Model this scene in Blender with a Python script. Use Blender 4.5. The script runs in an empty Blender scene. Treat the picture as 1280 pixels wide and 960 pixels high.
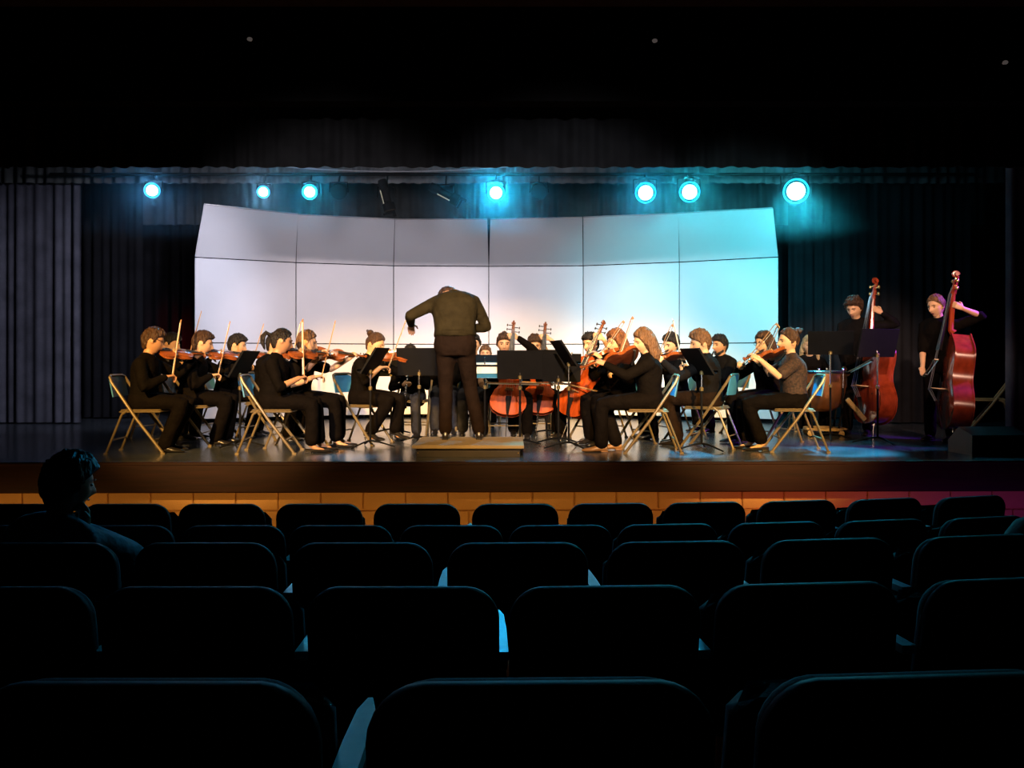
import bpy, math, random
from mathutils import Vector as V, Matrix
random.seed(7)
PI = math.pi
R = math.radians
FPX, EYE = 1027.0, 0.947          # focal length in pixels of a 1280 wide frame; eye height above the stage floor

# ------------------------------------------------------------------ camera, world, lights, exposure
C = bpy.context.scene.collection
sc = bpy.context.scene
cam_d = bpy.data.cameras.new('camera')
cam_d.sensor_width = 36.0
cam_d.lens = 36.0 * FPX / 1280.0
cam_d.shift_y = -30.0 / 1280.0
cam_d.clip_start = 0.05
cam_o = bpy.data.objects.new('camera', cam_d)
cam_o.location = (0, 0, EYE)
cam_o.rotation_euler = (PI / 2, 0, 0)
C.objects.link(cam_o)
sc.camera = cam_o

w = bpy.data.worlds.new('world'); sc.world = w
w.use_nodes = True
w.node_tree.nodes['Background'].inputs[0].default_value = (0.35, 0.42, 0.6, 1)
w.node_tree.nodes['Background'].inputs[1].default_value = 0.0006

sc.view_settings.view_transform = 'Standard'
sc.view_settings.look = 'None'
sc.view_settings.gamma = 1
sc.view_settings.use_curve_mapping = False
sc.view_settings.exposure = 0.0
sc.cycles.max_bounces = 6
sc.cycles.sample_clamp_indirect = 4.0

def spot(name, loc, target, watts, col, size=30, blend=0.5, radius=0.12):
    d = bpy.data.lights.new(name, 'SPOT')
    d.energy = watts; d.color = col; d.spot_size = R(size); d.spot_blend = blend; d.shadow_soft_size = radius
    o = bpy.data.objects.new(name, d); C.objects.link(o)
    o.location = loc
    o.rotation_euler = (V(target) - V(loc)).to_track_quat('-Z', 'Y').to_euler()
    return o

WARM = (1.0, 0.56, 0.17)
spot('front_of_house_spot', (-4.0, -1.5, 5.0), (-2.7, 9.0, 0.8), 14000, WARM, 19, 0.7)
spot('front_of_house_spot', (3.6, -1.5, 5.0), (2.3, 9.0, 0.8), 14000, WARM, 19, 0.7)
spot('front_of_house_spot', (0.0, -1.5, 5.0), (0.0, 9.6, 0.8), 8500, WARM, 20, 0.7)
spot('shell_wash', (-1.2, -2.0, 4.0), (-2.2, 13.0, 0.7), 4300, (1.0, 0.84, 0.86), 21, 0.6)
spot('shell_wash', (0.6, -2.0, 4.0), (0.5, 13.4, 0.7), 4000, (0.95, 0.86, 0.92), 21, 0.6)
spot('shell_wash', (1.6, -2.0, 4.0), (2.7, 13.0, 0.8), 3400, (0.75, 0.95, 1.0), 17, 0.6)
spot('bass_spot', (4.4, -1.0, 5.0), (4.85, 9.9, 1.2), 3200, (1.0, 0.58, 0.40), 13, 0.6)
spot('bass_spot', (1.2, -1.0, 4.8), (4.6, 10.2, 1.4), 4200, (1.0, 0.66, 0.48), 11, 0.7)  # unseen spot added to brighten the bassists' faces
# unseen spots added behind the valance to wash the shell
spot('shell_fill_spot', (-3.2, 9.1, 3.2), (-2.6, 12.9, 2.0), 150, (0.92, 0.85, 1.0), 110, 0.7, 0.3)
spot('shell_fill_spot', (0.0, 9.1, 3.2), (-0.3, 13.5, 2.0), 130, (0.86, 0.85, 1.0), 110, 0.7, 0.3)
spot('shell_fill_spot', (3.3, 9.1, 3.2), (3.3, 12.9, 2.1), 640, (0.10, 0.84, 1.0), 72, 0.8, 0.3)
spot('curtain_fill_spot', (-2.6, 9.2, 3.2), (-5.7, 12.2, 1.7), 460, (0.8, 0.82, 1.0), 62, 0.8)  # unseen fill, added so the side curtains show
spot('curtain_fill_spot', (2.6, 9.2, 3.2), (5.3, 12.2, 1.9), 70, (0.35, 0.75, 1.0), 60, 0.8)
spot('key_light', (-1.5, 9.3, 3.2), (-1.6, 10.6, 0.8), 130, (1.0, 0.78, 0.5), 100, 0.8)
spot('key_light', (1.6, 9.3, 3.2), (1.3, 10.6, 0.8), 130, (1.0, 0.78, 0.5), 100, 0.8)
spot('violet_side_light', (6.9, 8.9, 3.0), (4.9, 9.4, 1.2), 1100, (0.32, 0.05, 1.0), 34, 0.5)
spot('chair_fill_light', (4.2, 8.9, 3.3), ((1238 - 640) * 10.7 / FPX, 10.7, .5), 120, (1.0, 0.95, 0.8), 14, 0.6)  # unseen spot added to lift the empty chair out of the dark
spot('red_light', (-5.15, 13.7, 1.1), (-5.85, 14.6, 1.35), 22, (1.0, 0.02, 0.03), 55, 0.8)
for lx, ly, tx_, ty_, we, sz in ((1.5, 9.0, 1.80, 8.28, 5200, 10), (3.2, 9.0, 3.42, 8.5, 5200, 15), (-1.6, 9.0, -1.62, 7.98, 1800, 9), (0.3, 9.0, 0.3, 8.0, 900, 12)):  # unseen spots added overhead to make cyan pools on the floor
    spot('cyan_pool_fill', (lx, ly, 4.2), (tx_, ty_, 0), we, (0.03, 0.62, 1.0), sz, 0.35)
for i, x in enumerate((-4.6, -2.7, -0.9, 0.9, 2.7)):  # unseen strips added low in the pit to brighten the orange wall
    d = bpy.data.lights.new('wall_fill_strip', 'AREA'); d.shape = 'RECTANGLE'; d.size = 1.7; d.size_y = 0.04
    d.energy = 3.0; d.color = (1.0, 0.48, 0.11) if i < 4 else (1.0, 0.20, 0.12)
    o = bpy.data.objects.new('wall_fill_strip', d); C.objects.link(o)
    o.location = (x, 7.1, -0.64); o.rotation_euler = (R(115), 0, 0)
d = bpy.data.lights.new('wall_fill_strip', 'AREA'); d.shape = 'RECTANGLE'; d.size = 1.9; d.size_y = 0.04  # unseen violet strip added for the purple right end of the wall
d.energy = 1.5; d.color = (0.42, 0.05, 0.75)
o = bpy.data.objects.new('wall_fill_strip', d); C.objects.link(o); o.location = (4.4, 7.2, -0.64); o.rotation_euler = (R(115), 0, 0)

# ------------------------------------------------------------------ materials
def mat(name, col, rough=0.6, metal=0.0, bump=0.0, bscale=60.0, var=0.0, vscale=8.0, spec=0.5, coat=0.0, sheen=0.0, stretch=None, emit=None, estr=0.0, bdist=0.01):
    m = bpy.data.materials.new(name); m.use_nodes = True
    nt = m.node_tree; b = nt.nodes['Principled BSDF']
    b.inputs['Base Color'].default_value = (*col, 1)
    b.inputs['Roughness'].default_value = rough
    b.inputs['Metallic'].default_value = metal
    b.inputs['Specular IOR Level'].default_value = spec
    b.inputs['Coat Weight'].default_value = coat
    if emit:
        b.inputs['Emission Color'].default_value = (*emit, 1); b.inputs['Emission Strength'].default_value = estr
    tc = nt.nodes.new('ShaderNodeTexCoord')
    src = tc.outputs['Object']
    if stretch:
        mp = nt.nodes.new('ShaderNodeMapping'); mp.inputs['Scale'].default_value = stretch
        nt.links.new(src, mp.inputs['Vector']); src = mp.outputs['Vector']
    if var:
        n = nt.nodes.new('ShaderNodeTexNoise'); n.inputs['Scale'].default_value = vscale; n.inputs['Detail'].default_value = 4
        nt.links.new(src, n.inputs['Vector'])
        r = nt.nodes.new('ShaderNodeValToRGB')
        r.color_ramp.elements[0].position = 0.3; r.color_ramp.elements[1].position = 0.7
        r.color_ramp.elements[0].color = (*[c * (1 - var) for c in col], 1)
        r.color_ramp.elements[1].color = (*[min(1, c * (1 + var)) for c in col], 1)
        nt.links.new(n.outputs['Fac'], r.inputs['Fac']); nt.links.new(r.outputs['Color'], b.inputs['Base Color'])
    if bump:
        n = nt.nodes.new('ShaderNodeTexNoise'); n.inputs['Scale'].default_value = bscale; n.inputs['Detail'].default_value = 3
        nt.links.new(src, n.inputs['Vector'])
        bp = nt.nodes.new('ShaderNodeBump'); bp.inputs['Strength'].default_value = bump; bp.inputs['Distance'].default_value = bdist
        nt.links.new(n.outputs['Fac'], bp.inputs['Height']); nt.links.new(bp.outputs['Normal'], b.inputs['Normal'])
    return m

M = {}
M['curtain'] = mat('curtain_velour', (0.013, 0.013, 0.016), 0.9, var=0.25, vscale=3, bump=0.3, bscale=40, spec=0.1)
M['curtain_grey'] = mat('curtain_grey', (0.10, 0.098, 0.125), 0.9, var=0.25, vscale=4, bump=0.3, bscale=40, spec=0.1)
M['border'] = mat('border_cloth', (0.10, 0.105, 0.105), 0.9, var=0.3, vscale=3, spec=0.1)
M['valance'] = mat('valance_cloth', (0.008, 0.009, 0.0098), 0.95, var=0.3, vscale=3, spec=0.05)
M['stage'] = mat('stage_floor', (0.048, 0.055, 0.066), 0.24, var=0.45, vscale=2.5, bump=0.05, bscale=14, spec=0.5)
M['fascia'] = mat('fascia_wood', (0.017, 0.0045, 0.003), 0.5, var=0.35, vscale=6, stretch=(0.4, 3, 6), spec=0.3)
M['block'] = mat('painted_block', (0.55, 0.31, 0.11), 0.7, var=0.06, bump=0.25, bscale=120)
M['mortar'] = mat('mortar', (0.50, 0.28, 0.10), 0.9, bump=0.2)
M['house'] = mat('house_wall', (0.004, 0.004, 0.004), 0.95, var=0.2, spec=0.05)
M['ceiling'] = mat('house_ceiling', (0.05, 0.02, 0.014), 0.9, var=0.2)
M['house_floor'] = mat('house_floor', (0.012, 0.012, 0.014), 0.7, var=0.3)
M['shell'] = mat('shell_panel', (0.74, 0.72, 0.74), 0.55, var=0.02, vscale=2, bump=0.04, bscale=200)
M['shell_edge'] = mat('shell_edge', (0.42, 0.40, 0.40), 0.4, metal=0.3)
M['seat_cloth'] = mat('seat_cloth', (0.006, 0.006, 0.008), 0.85, var=0.3, bump=0.2, bscale=150, spec=0.15)
M['seat_shell'] = mat('seat_shell', (0.005, 0.005, 0.006), 0.6, bump=0.05, bscale=120, spec=0.15)
M['seat_iron'] = mat('seat_iron', (0.012, 0.012, 0.014), 0.5, metal=0.2)
M['armrest'] = mat('armrest_laminate', (0.68, 0.68, 0.66), 0.35, var=0.08, vscale=20)
M['tan'] = mat('tan_enamel', (0.17, 0.125, 0.06), 0.38, metal=0.25, var=0.1)
M['blue'] = mat('blue_back', (0.045, 0.23, 0.42), 0.42, var=0.08)
M['black_metal'] = mat('black_metal', (0.006, 0.006, 0.0065), 0.7, var=0.15, spec=0.08)
M['black_plastic'] = mat('black_plastic', (0.010, 0.010, 0.011), 0.55)
M['chrome'] = mat('chrome', (0.6, 0.6, 0.62), 0.25, metal=1.0)
M['brass'] = mat('brass', (0.65, 0.48, 0.2), 0.3, metal=0.9)
M['varnish'] = mat('violin_varnish', (0.24, 0.062, 0.014), 0.25, var=0.3, vscale=10, stretch=(9, 1, 4), coat=0.5)
M['cello_varnish'] = mat('cello_varnish', (0.40, 0.06, 0.008), 0.45, var=0.25, vscale=5, stretch=(8, 1, 4), spec=0.15)
M['bass_varnish'] = mat('bass_varnish', (0.26, 0.035, 0.012), 0.22, var=0.3, vscale=4, stretch=(8, 1, 4), coat=0.6)
M['string_back'] = mat('violin_back', (0.045, 0.012, 0.006), 0.3, var=0.3, vscale=8, stretch=(6, 1, 4), coat=0.3)  # darker than the varnish: shade on the backs put into the colour
M['neck_wood'] = mat('neck_wood', (0.16, 0.05, 0.018), 0.35, var=0.2, vscale=10)
M['ebony'] = mat('ebony', (0.012, 0.010, 0.010), 0.3)
M['maple'] = mat('maple', (0.5, 0.32, 0.14), 0.4)
M['string'] = mat('string_steel', (0.5, 0.5, 0.5), 0.3, metal=0.8)
M['bow_wood'] = mat('bow_wood', (0.50, 0.28, 0.13), 0.35)
M['bow_hair'] = mat('bow_hair', (0.85, 0.80, 0.68), 0.6)
M['copper'] = mat('timpani_copper', (0.55, 0.22, 0.09), 0.3, metal=0.85, var=0.2)
M['drum_head'] = mat('drum_head', (0.6, 0.56, 0.48), 0.5)
M['podium_top'] = mat('podium_carpet', (0.30, 0.22, 0.12), 0.85, bump=0.2, bscale=200, var=0.1)
M['podium_side'] = mat('podium_side', (0.020, 0.014, 0.012), 0.6, var=0.2)
M['wood'] = mat('plain_wood', (0.38, 0.25, 0.10), 0.5, var=0.2, stretch=(6, 1, 1))
M['paper'] = mat('paper', (0.8, 0.8, 0.78), 0.8)
M['folder'] = mat('blue_folder', (0.03, 0.16, 0.28), 0.5)
M['eye'] = mat('eye_dark', (0.03, 0.018, 0.012), 0.2)
M['lips'] = mat('lips', (0.32, 0.10, 0.08), 0.5)
M['frame'] = mat('glasses_frame', (0.015, 0.012, 0.012), 0.3)
M['shoe'] = mat('shoe_leather', (0.014, 0.012, 0.011), 0.28, coat=0.3)
M['shoe_tan'] = mat('shoe_tan', (0.22, 0.11, 0.04), 0.4)
M['fix'] = mat('fixture_pale_glint', (0.55, 0.5, 0.45), 0.5, emit=(1, .85, .8), estr=.05)  # faint emission stands in for light glinting on the fixtures
M['lamp_yellow'] = mat('lamp_pale_metal', (0.75, 0.68, 0.42), 0.5)
SKIN = {'fair': mat('skin_fair', (0.62, 0.36, 0.20), 0.5, var=0.06, vscale=14, spec=0.35),
        'mid': mat('skin_mid', (0.46, 0.24, 0.125), 0.5, var=0.06, vscale=14, spec=0.35),
        'tan': mat('skin_tan', (0.30, 0.155, 0.085), 0.5, var=0.06, vscale=14, spec=0.35)}
def hairmat(n, c): return mat('hair_' + n, c, 0.5, var=0.55, vscale=34, bump=1.0, bscale=60, stretch=(1, 1, 0.35), spec=0.3, bdist=.03)
HAIR = {'black': hairmat('black', (0.012, 0.009, 0.008)), 'brown': hairmat('brown', (0.05, 0.024, 0.012)),
        'lightbrown': hairmat('lightbrown', (0.13, 0.065, 0.028)), 'auburn': hairmat('auburn', (0.15, 0.055, 0.02)),
        'blond': hairmat('blond', (0.42, 0.28, 0.13))}
def cloth(n, c, b=0.6): return mat('cloth_' + n, c, 0.85, var=0.2, vscale=12, bump=b, bscale=9, spec=0.05, bdist=.05)
CL = {'black': cloth('black', (0.0035, 0.0026, 0.002)), 'charcoal': cloth('charcoal', (0.006, 0.0054, 0.0053)),
      'lace': mat('cloth_lace', (0.030, 0.014, 0.0075), 0.85, var=0.9, vscale=45, bump=0.5, bscale=60),
      'olive': cloth('olive', (0.026, 0.020, 0.008)), 'brown': cloth('brown', (0.013, 0.0072, 0.004)),
      'trouser': cloth('trouser', (0.0037, 0.0026, 0.002)), 'blueshirt': cloth('blueshirt', (0.16, 0.22, 0.27)),
      'greyshirt': cloth('greyshirt', (0.13, 0.15, 0.13)), 'greytrouser': cloth('greytrouser', (0.03, 0.03, 0.034))}

# ------------------------------------------------------------------ mesh helpers
class MB:
    def __init__(s): s.v = []; s.f = []
    def add(s, vs, fs):
        o = len(s.v); s.v += [tuple(p) for p in vs]; s.f += [tuple(i + o for i in f) for f in fs]
    def box(s, c, d, rot=None):
        hx, hy, hz = d[0] / 2, d[1] / 2, d[2] / 2
        vs = [V((x, y, z)) for x in (-hx, hx) for y in (-hy, hy) for z in (-hz, hz)]
        if rot: vs = [rot @ p for p in vs]
        s.add([p + V(c) for p in vs], [(0, 1, 3, 2), (4, 6, 7, 5), (0, 4, 5, 1), (2, 3, 7, 6), (0, 2, 6, 4), (1, 5, 7, 3)])
    def bbox(s, c, d, b, rot=None):      # box with chamfered vertical section (bevel on all long edges)
        hx, hy, hz = d[0] / 2, d[1] / 2, d[2] / 2
        b = min(b, hx * .9, hy * .9, hz * .9)
        rings = []
        for z, e in ((-hz, b), (-hz + b, 0), (hz - b, 0), (hz, b)):
            x, y = hx - e, hy - e
            rings.append([V((x - b, -y, z)), V((x, -y + b, z)), V((x, y - b, z)), V((x - b, y, z)), V((-x + b, y, z)), V((-x, y - b, z)), V((-x, -y + b, z)), V((-x + b, -y, z))])
        s.loft([[((rot @ p) if rot else p) + V(c) for p in r] for r in rings])
    def loft(s, rings, caps=True, closed=True):
        n = len(rings[0]); vs = [p for r in rings for p in r]; fs = []
        for i in range(len(rings) - 1):
            for j in range(n if closed else n - 1):
                k = (j + 1) % n
                fs.append((i * n + j, i * n + k, (i + 1) * n + k, (i + 1) * n + j))
        if caps and closed:
            fs.append(tuple(range(n - 1, -1, -1))); fs.append(tuple((len(rings) - 1) * n + j for j in range(n)))
        s.add(vs, fs)
    def tube(s, pts, rad, n=8, round_ends=False, flat=1.0, up=None):
        pts = [V(p) for p in pts]
        if not isinstance(rad, (list, tuple)): rad = [rad] * len(pts)
        rad = list(rad)
        if round_ends:
            d0 = (pts[0] - pts[1]).normalized(); d1 = (pts[-1] - pts[-2]).normalized()
            r0, r1 = rad[0], rad[-1]
            pts = [pts[0] + d0 * r0 * .95, pts[0] + d0 * r0 * .6] + pts + [pts[-1] + d1 * r1 * .6, pts[-1] + d1 * r1 * .95]
            rad = [r0 * .3, r0 * .8] + rad + [r1 * .8, r1 * .3]
        t = (pts[1] - pts[0]).normalized()
        a = V(up) if up else (V((0, 0, 1)) if abs(t.z) < .9 else V((0, 1, 0)))
        u = (a - t * a.dot(t)).normalized()
        rings = []
        for i, p in enumerate(pts):
            if i == 0: tt = pts[1] - pts[0]
            elif i == len(pts) - 1: tt = pts[-1] - pts[-2]
            else: tt = (pts[i + 1] - pts[i]).normalized() + (pts[i] - pts[i - 1]).normalized()
            if tt.length > 1e-9: t = tt.normalized()
            u = (u - t * u.dot(t)); u = u.normalized() if u.length > 1e-6 else t.orthogonal().normalized()
            b = t.cross(u)
            rings.append([p + (u * math.cos(q) * flat + b * math.sin(q)) * rad[i] for q in [2 * PI * j / n for j in range(n)]])
        s.loft(rings)
    def ball(s, c, r, nu=12, nv=8, rot=None):
        if not isinstance(r, (list, tuple)): r = (r, r, r)
        rings = []
        for i in range(nv + 1):
            th = PI * i / nv; th = min(max(th, .06), PI - .06)
            rg = []
            for j in range(nu):
                p = V((r[0] * math.sin(th) * math.cos(2 * PI * j / nu), r[1] * math.sin(th) * math.sin(2 * PI * j / nu), -r[2] * math.cos(th)))
                rg.append(((rot @ p) if rot else p) + V(c))
            rings.append(rg)
        s.loft(rings)
    def lathe(s, prof, n=24, c=(0, 0, 0), rot=None):
        rings = []
        for r, z in prof:
            rings.append([((rot @ V((r * math.cos(q), r * math.sin(q), z))) if rot else V((r * math.cos(q), r * math.sin(q), z))) + V(c) for q in [2 * PI * j / n for j in range(n)]])
        s.loft(rings)
    def mesh(s, name, m, smooth=True):
        me = bpy.data.meshes.new(name); me.from_pydata(s.v, [], s.f)
        ms = m if isinstance(m, (list, tuple)) else [m]
        for x in ms: me.materials.append(x)
        if smooth: me.polygons.foreach_set('use_smooth', [True] * len(me.polygons))
        me.update(); return me

def link(name, me, parent=None, loc=None, rot=None):
    o = bpy.data.objects.new(name, me); C.objects.link(o)
    if parent: o.parent = parent
    if loc is not None: o.location = loc
    if rot is not None: o.rotation_euler = rot
    return o
def sharp(me, ang=35):
    # smooth shading with sharp edges kept, by angle
    try: me.set_sharp_from_angle(angle=R(ang))
    except Exception: pass
    return me
def part(name, mb, m, parent=None, smooth=True, ang=38):
    me = mb.mesh(name, m, smooth)
    if smooth: sharp(me, ang)
    return link(name, me, parent)
def tag(o, label=None, cat=None, group=None, kind=None):
    if label: o['label'] = label
    if cat: o['category'] = cat
    if group: o['group'] = group
    if kind: o['kind'] = kind
    return o
def root(name, label, cat, loc=(0, 0, 0), rz=0.0, group=None):
    o = bpy.data.objects.new(name, None); C.objects.link(o)
    o.empty_display_size = 0.1
    o.location = loc; o.rotation_euler = (0, 0, rz)
    return tag(o, label, cat, group)
def copy_tree(o, parent=None):
    c = o.copy(); C.objects.link(c)
    if parent: c.parent = parent
    for ch in list(o.children): copy_tree(ch, c)
    return c
def X(px, d): return (px - 640.0) * d / FPX
def Z(py, d): return EYE + (450.0 - py) * d / FPX
def struct(name, mb, m, smooth=False, parent=None):
    o = part(name, mb, m, parent, smooth)
    if parent is None: tag(o, kind='structure')
    return o
ORD = ['first', 'second', 'third', 'fourth', 'fifth', 'sixth', 'seventh', 'eighth', 'ninth', 'tenth', 'eleventh', 'twelfth']

# ------------------------------------------------------------------ the hall and the stage
FRONT = 7.62
b = MB()                                                  # stage floor, its front edge a little askew
b.add([(-9, FRONT - .05, 0), (9, FRONT + .2, 0), (9, 15.5, 0), (-9, 15.5, 0), (-9, FRONT - .05, -.12), (9, FRONT + .2, -.12), (9, 15.5, -.12), (-9, 15.5, -.12)],
      [(0, 1, 2, 3), (7, 6, 5, 4), (0, 4, 5, 1), (2, 6, 7, 3), (1, 5, 6, 2), (0, 3, 7, 4)])
tag(struct('floor_stage', b, M['stage']), 'dark glossy stage floor')
rs = Matrix.Rotation(math.atan2(.25, 18), 3, 'Z')
b = MB(); b.bbox((0, FRONT + .045, -.148), (18, .09, .27), .012, rs)
b.bbox((0, FRONT + .02, -.012), (18, .05, .03), .006, rs)
tag(struct('trim_1', b, M['fascia']), 'dark red wooden lip along the stage front')
b = MB(); b.box((0, FRONT + .26, -.75), (18, .14, 1.0), rs)
wall = tag(struct('wall_stage_front', b, M['mortar']), 'orange painted block wall under the stage lip')
bb = MB(); bb.bbox((0, 0, 0), (.388, .03, .188), .006); bme = bb.mesh('block', M['block'], False)
for r in range(4):
    for i in range(28):
        x = -5.5 + i * .4 + (.2 if r % 2 else 0)
        o = link('block', bme, wall, rs @ V((x, FRONT + .185, -.375 - r * .2)))
        o.rotation_euler = (0, 0, math.atan2(.25, 18))
# raked house floor
def house_z(y): return -0.25 - 0.105 * max(-3, min(y, 4.95))
b = MB(); ys = [-4, -2, 0, 1, 2, 3, 4, 4.9, 6, 8]
b.add([(x, y, house_z(y)) for y in ys for x in (-8, 8)], [(2 * i, 2 * i + 1, 2 * i + 3, 2 * i + 2) for i in range(len(ys) - 1)])
struct('floor', b, M['house_floor'])
b = MB(); b.box((0, 5.6, 4.53), (16.4, 5.4, .2)); b.box((0, -.5, 5.9), (16.4, 7.0, .2)); b.box((0, 2.9, 5.2), (16.4, .1, 1.3))
struct('ceiling', b, M['ceiling'])
b = MB(); b.box((-8.1, 2, 2.4), (.2, 12.6, 7.2)); struct('wall_left', b, M['house'])
b = MB(); b.box((8.1, 2, 2.4), (.2, 12.6, 7.2)); struct('wall_right', b, M['house'])
b = MB(); b.box((0, -4.1, 2.4), (16.4, .2, 7.2)); struct('wall_back', b, M['house'])
b = MB(); b.box((0, 8.2, 4.05), (16.4, .2, 1.1)); b.box((-7.15, 8.2, 1.75), (1.9, .2, 3.5)); b.box((7.15, 8.2, 1.75), (1.9, .2, 3.5))
struct('wall_proscenium', b, M['house'])
b = MB(); b.box((0, 15.6, 2.5), (18, .2, 5.4)); b.box((-9.1, 12, 2.5), (.2, 7.2, 5.4)); b.box((9.1, 12, 2.5), (.2, 7.2, 5.4)); b.box((0, 12, 5.2), (18, 7.4, .1))
struct('wall_stage_house', b, M['house'])
for i, (px, py) in enumerate(((313, 50), (818, 52), (1255, 79))):
    f = MB(); f.lathe([(0.002, 0), (.045, 0), (.05, .012), (.03, .03), (.03, .05)], 16, rot=Matrix.Rotation(R(-90), 3, 'X'))
    o = part('small_fixture', f, M['fix'])
    o.location = (X(px, 8.08), 8.05, Z(py, 8.08)); o.scale = (.55, .7, .4)
    tag(o, ['small pale round fixture on dark header above the left end of the shell',
            'small pale round fixture on dark header above the right lit lamps',
            'small pale round fixture on dark header at the far right edge'][i], 'fixture', 'fixtures on the header')

# ------------------------------------------------------------------ curtains
def curtain(name, label, p0, p1, z0, z1, m, pleat=.16, amp=.035, rows=3, hem=0.0, seed=1, flare=1.0):
    rnd = random.Random(seed)
    p0, p1 = V((*p0, 0)), V((*p1, 0)); L = (p1 - p0).length; t = (p1 - p0) / L; n = V((-t.y, t.x, 0))
    N = max(8, int(L / pleat * 8)); ph = rnd.random() * 6
    def off(u):
        return (math.sin(2 * PI * u / pleat + 1.6 * math.sin(u * 2.9 + ph) + ph) * (.75 + .35 * math.sin(u * 5.1 + 2 * ph)) + .7 * math.sin(2 * PI * u / (pleat * 2.3) + ph * 2)) * amp
    front, back = [], []
    for r in range(rows + 1):
        f = r / rows; z = z1 + (z0 - z1) * f; k = .75 + .25 * flare * f
        ra, rb = [], []
        for i in range(N + 1):
            u = L * i / N; q = p0 + t * u + n * off(u) * k
            zz = z + (hem * math.sin(2 * PI * u / pleat + ph) * .5 if r == rows else 0)
            ra.append(V((q.x, q.y, zz)) - n * .006); rb.append(V((q.x, q.y, zz)) + n * .006)
        front.append(ra); back.append(rb)
    b = MB(); b.loft(front, closed=False); b.loft(back, closed=False)
    n1 = N + 1; oB = (rows + 1) * n1
    fs = [(rows * n1 + i, rows * n1 + i + 1, oB + rows * n1 + i + 1, oB + rows * n1 + i) for i in range(N)]
    fs += [(i + 1, i, oB + i, oB + i + 1) for i in range(N)]
    b.f += fs
    o = part(name, b, m, None, True, 60)
    return tag(o, label, 'curtain')

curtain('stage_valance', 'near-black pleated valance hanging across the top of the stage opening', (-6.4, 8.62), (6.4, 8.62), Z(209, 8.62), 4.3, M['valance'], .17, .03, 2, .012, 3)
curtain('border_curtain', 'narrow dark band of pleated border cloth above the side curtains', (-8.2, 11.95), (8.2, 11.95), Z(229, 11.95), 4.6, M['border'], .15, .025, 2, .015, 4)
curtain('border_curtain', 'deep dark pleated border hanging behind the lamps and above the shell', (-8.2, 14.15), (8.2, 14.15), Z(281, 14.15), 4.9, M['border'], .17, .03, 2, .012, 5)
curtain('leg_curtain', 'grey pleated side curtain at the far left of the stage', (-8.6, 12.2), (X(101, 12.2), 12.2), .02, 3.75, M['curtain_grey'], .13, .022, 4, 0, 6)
curtain('leg_curtain', 'black pleated side curtain behind the two bass players', (X(1092, 12.2), 12.2), (X(1212, 12.2), 12.2), .02, 3.75, M['curtain'], .15, .03, 4, 0, 7)
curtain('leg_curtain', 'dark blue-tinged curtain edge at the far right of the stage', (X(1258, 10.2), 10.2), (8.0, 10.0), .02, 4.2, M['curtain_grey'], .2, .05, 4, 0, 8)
curtain('backdrop_curtain', 'black pleated backdrop curtain across the rear of the stage', (-8.8, 14.6), (8.8, 14.6), .02, 4.9, M['curtain'], .22, .06, 4, 0, 9)
curtain('leg_curtain', 'black narrow pleated curtain between the grey curtain and the shell', (X(104, 13.3), 13.3), (X(178, 13.3), 13.3), .02, 4.2, M['curtain'], .14, .025, 4, 0, 10)
curtain('leg_curtain', 'dark pleated curtain beside the right edge of the white shell', (X(985, 13.2), 13.2), (X(1100, 13.2), 13.2), .02, 4.2, M['curtain'], .15, .03, 4, 0, 12)

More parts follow.
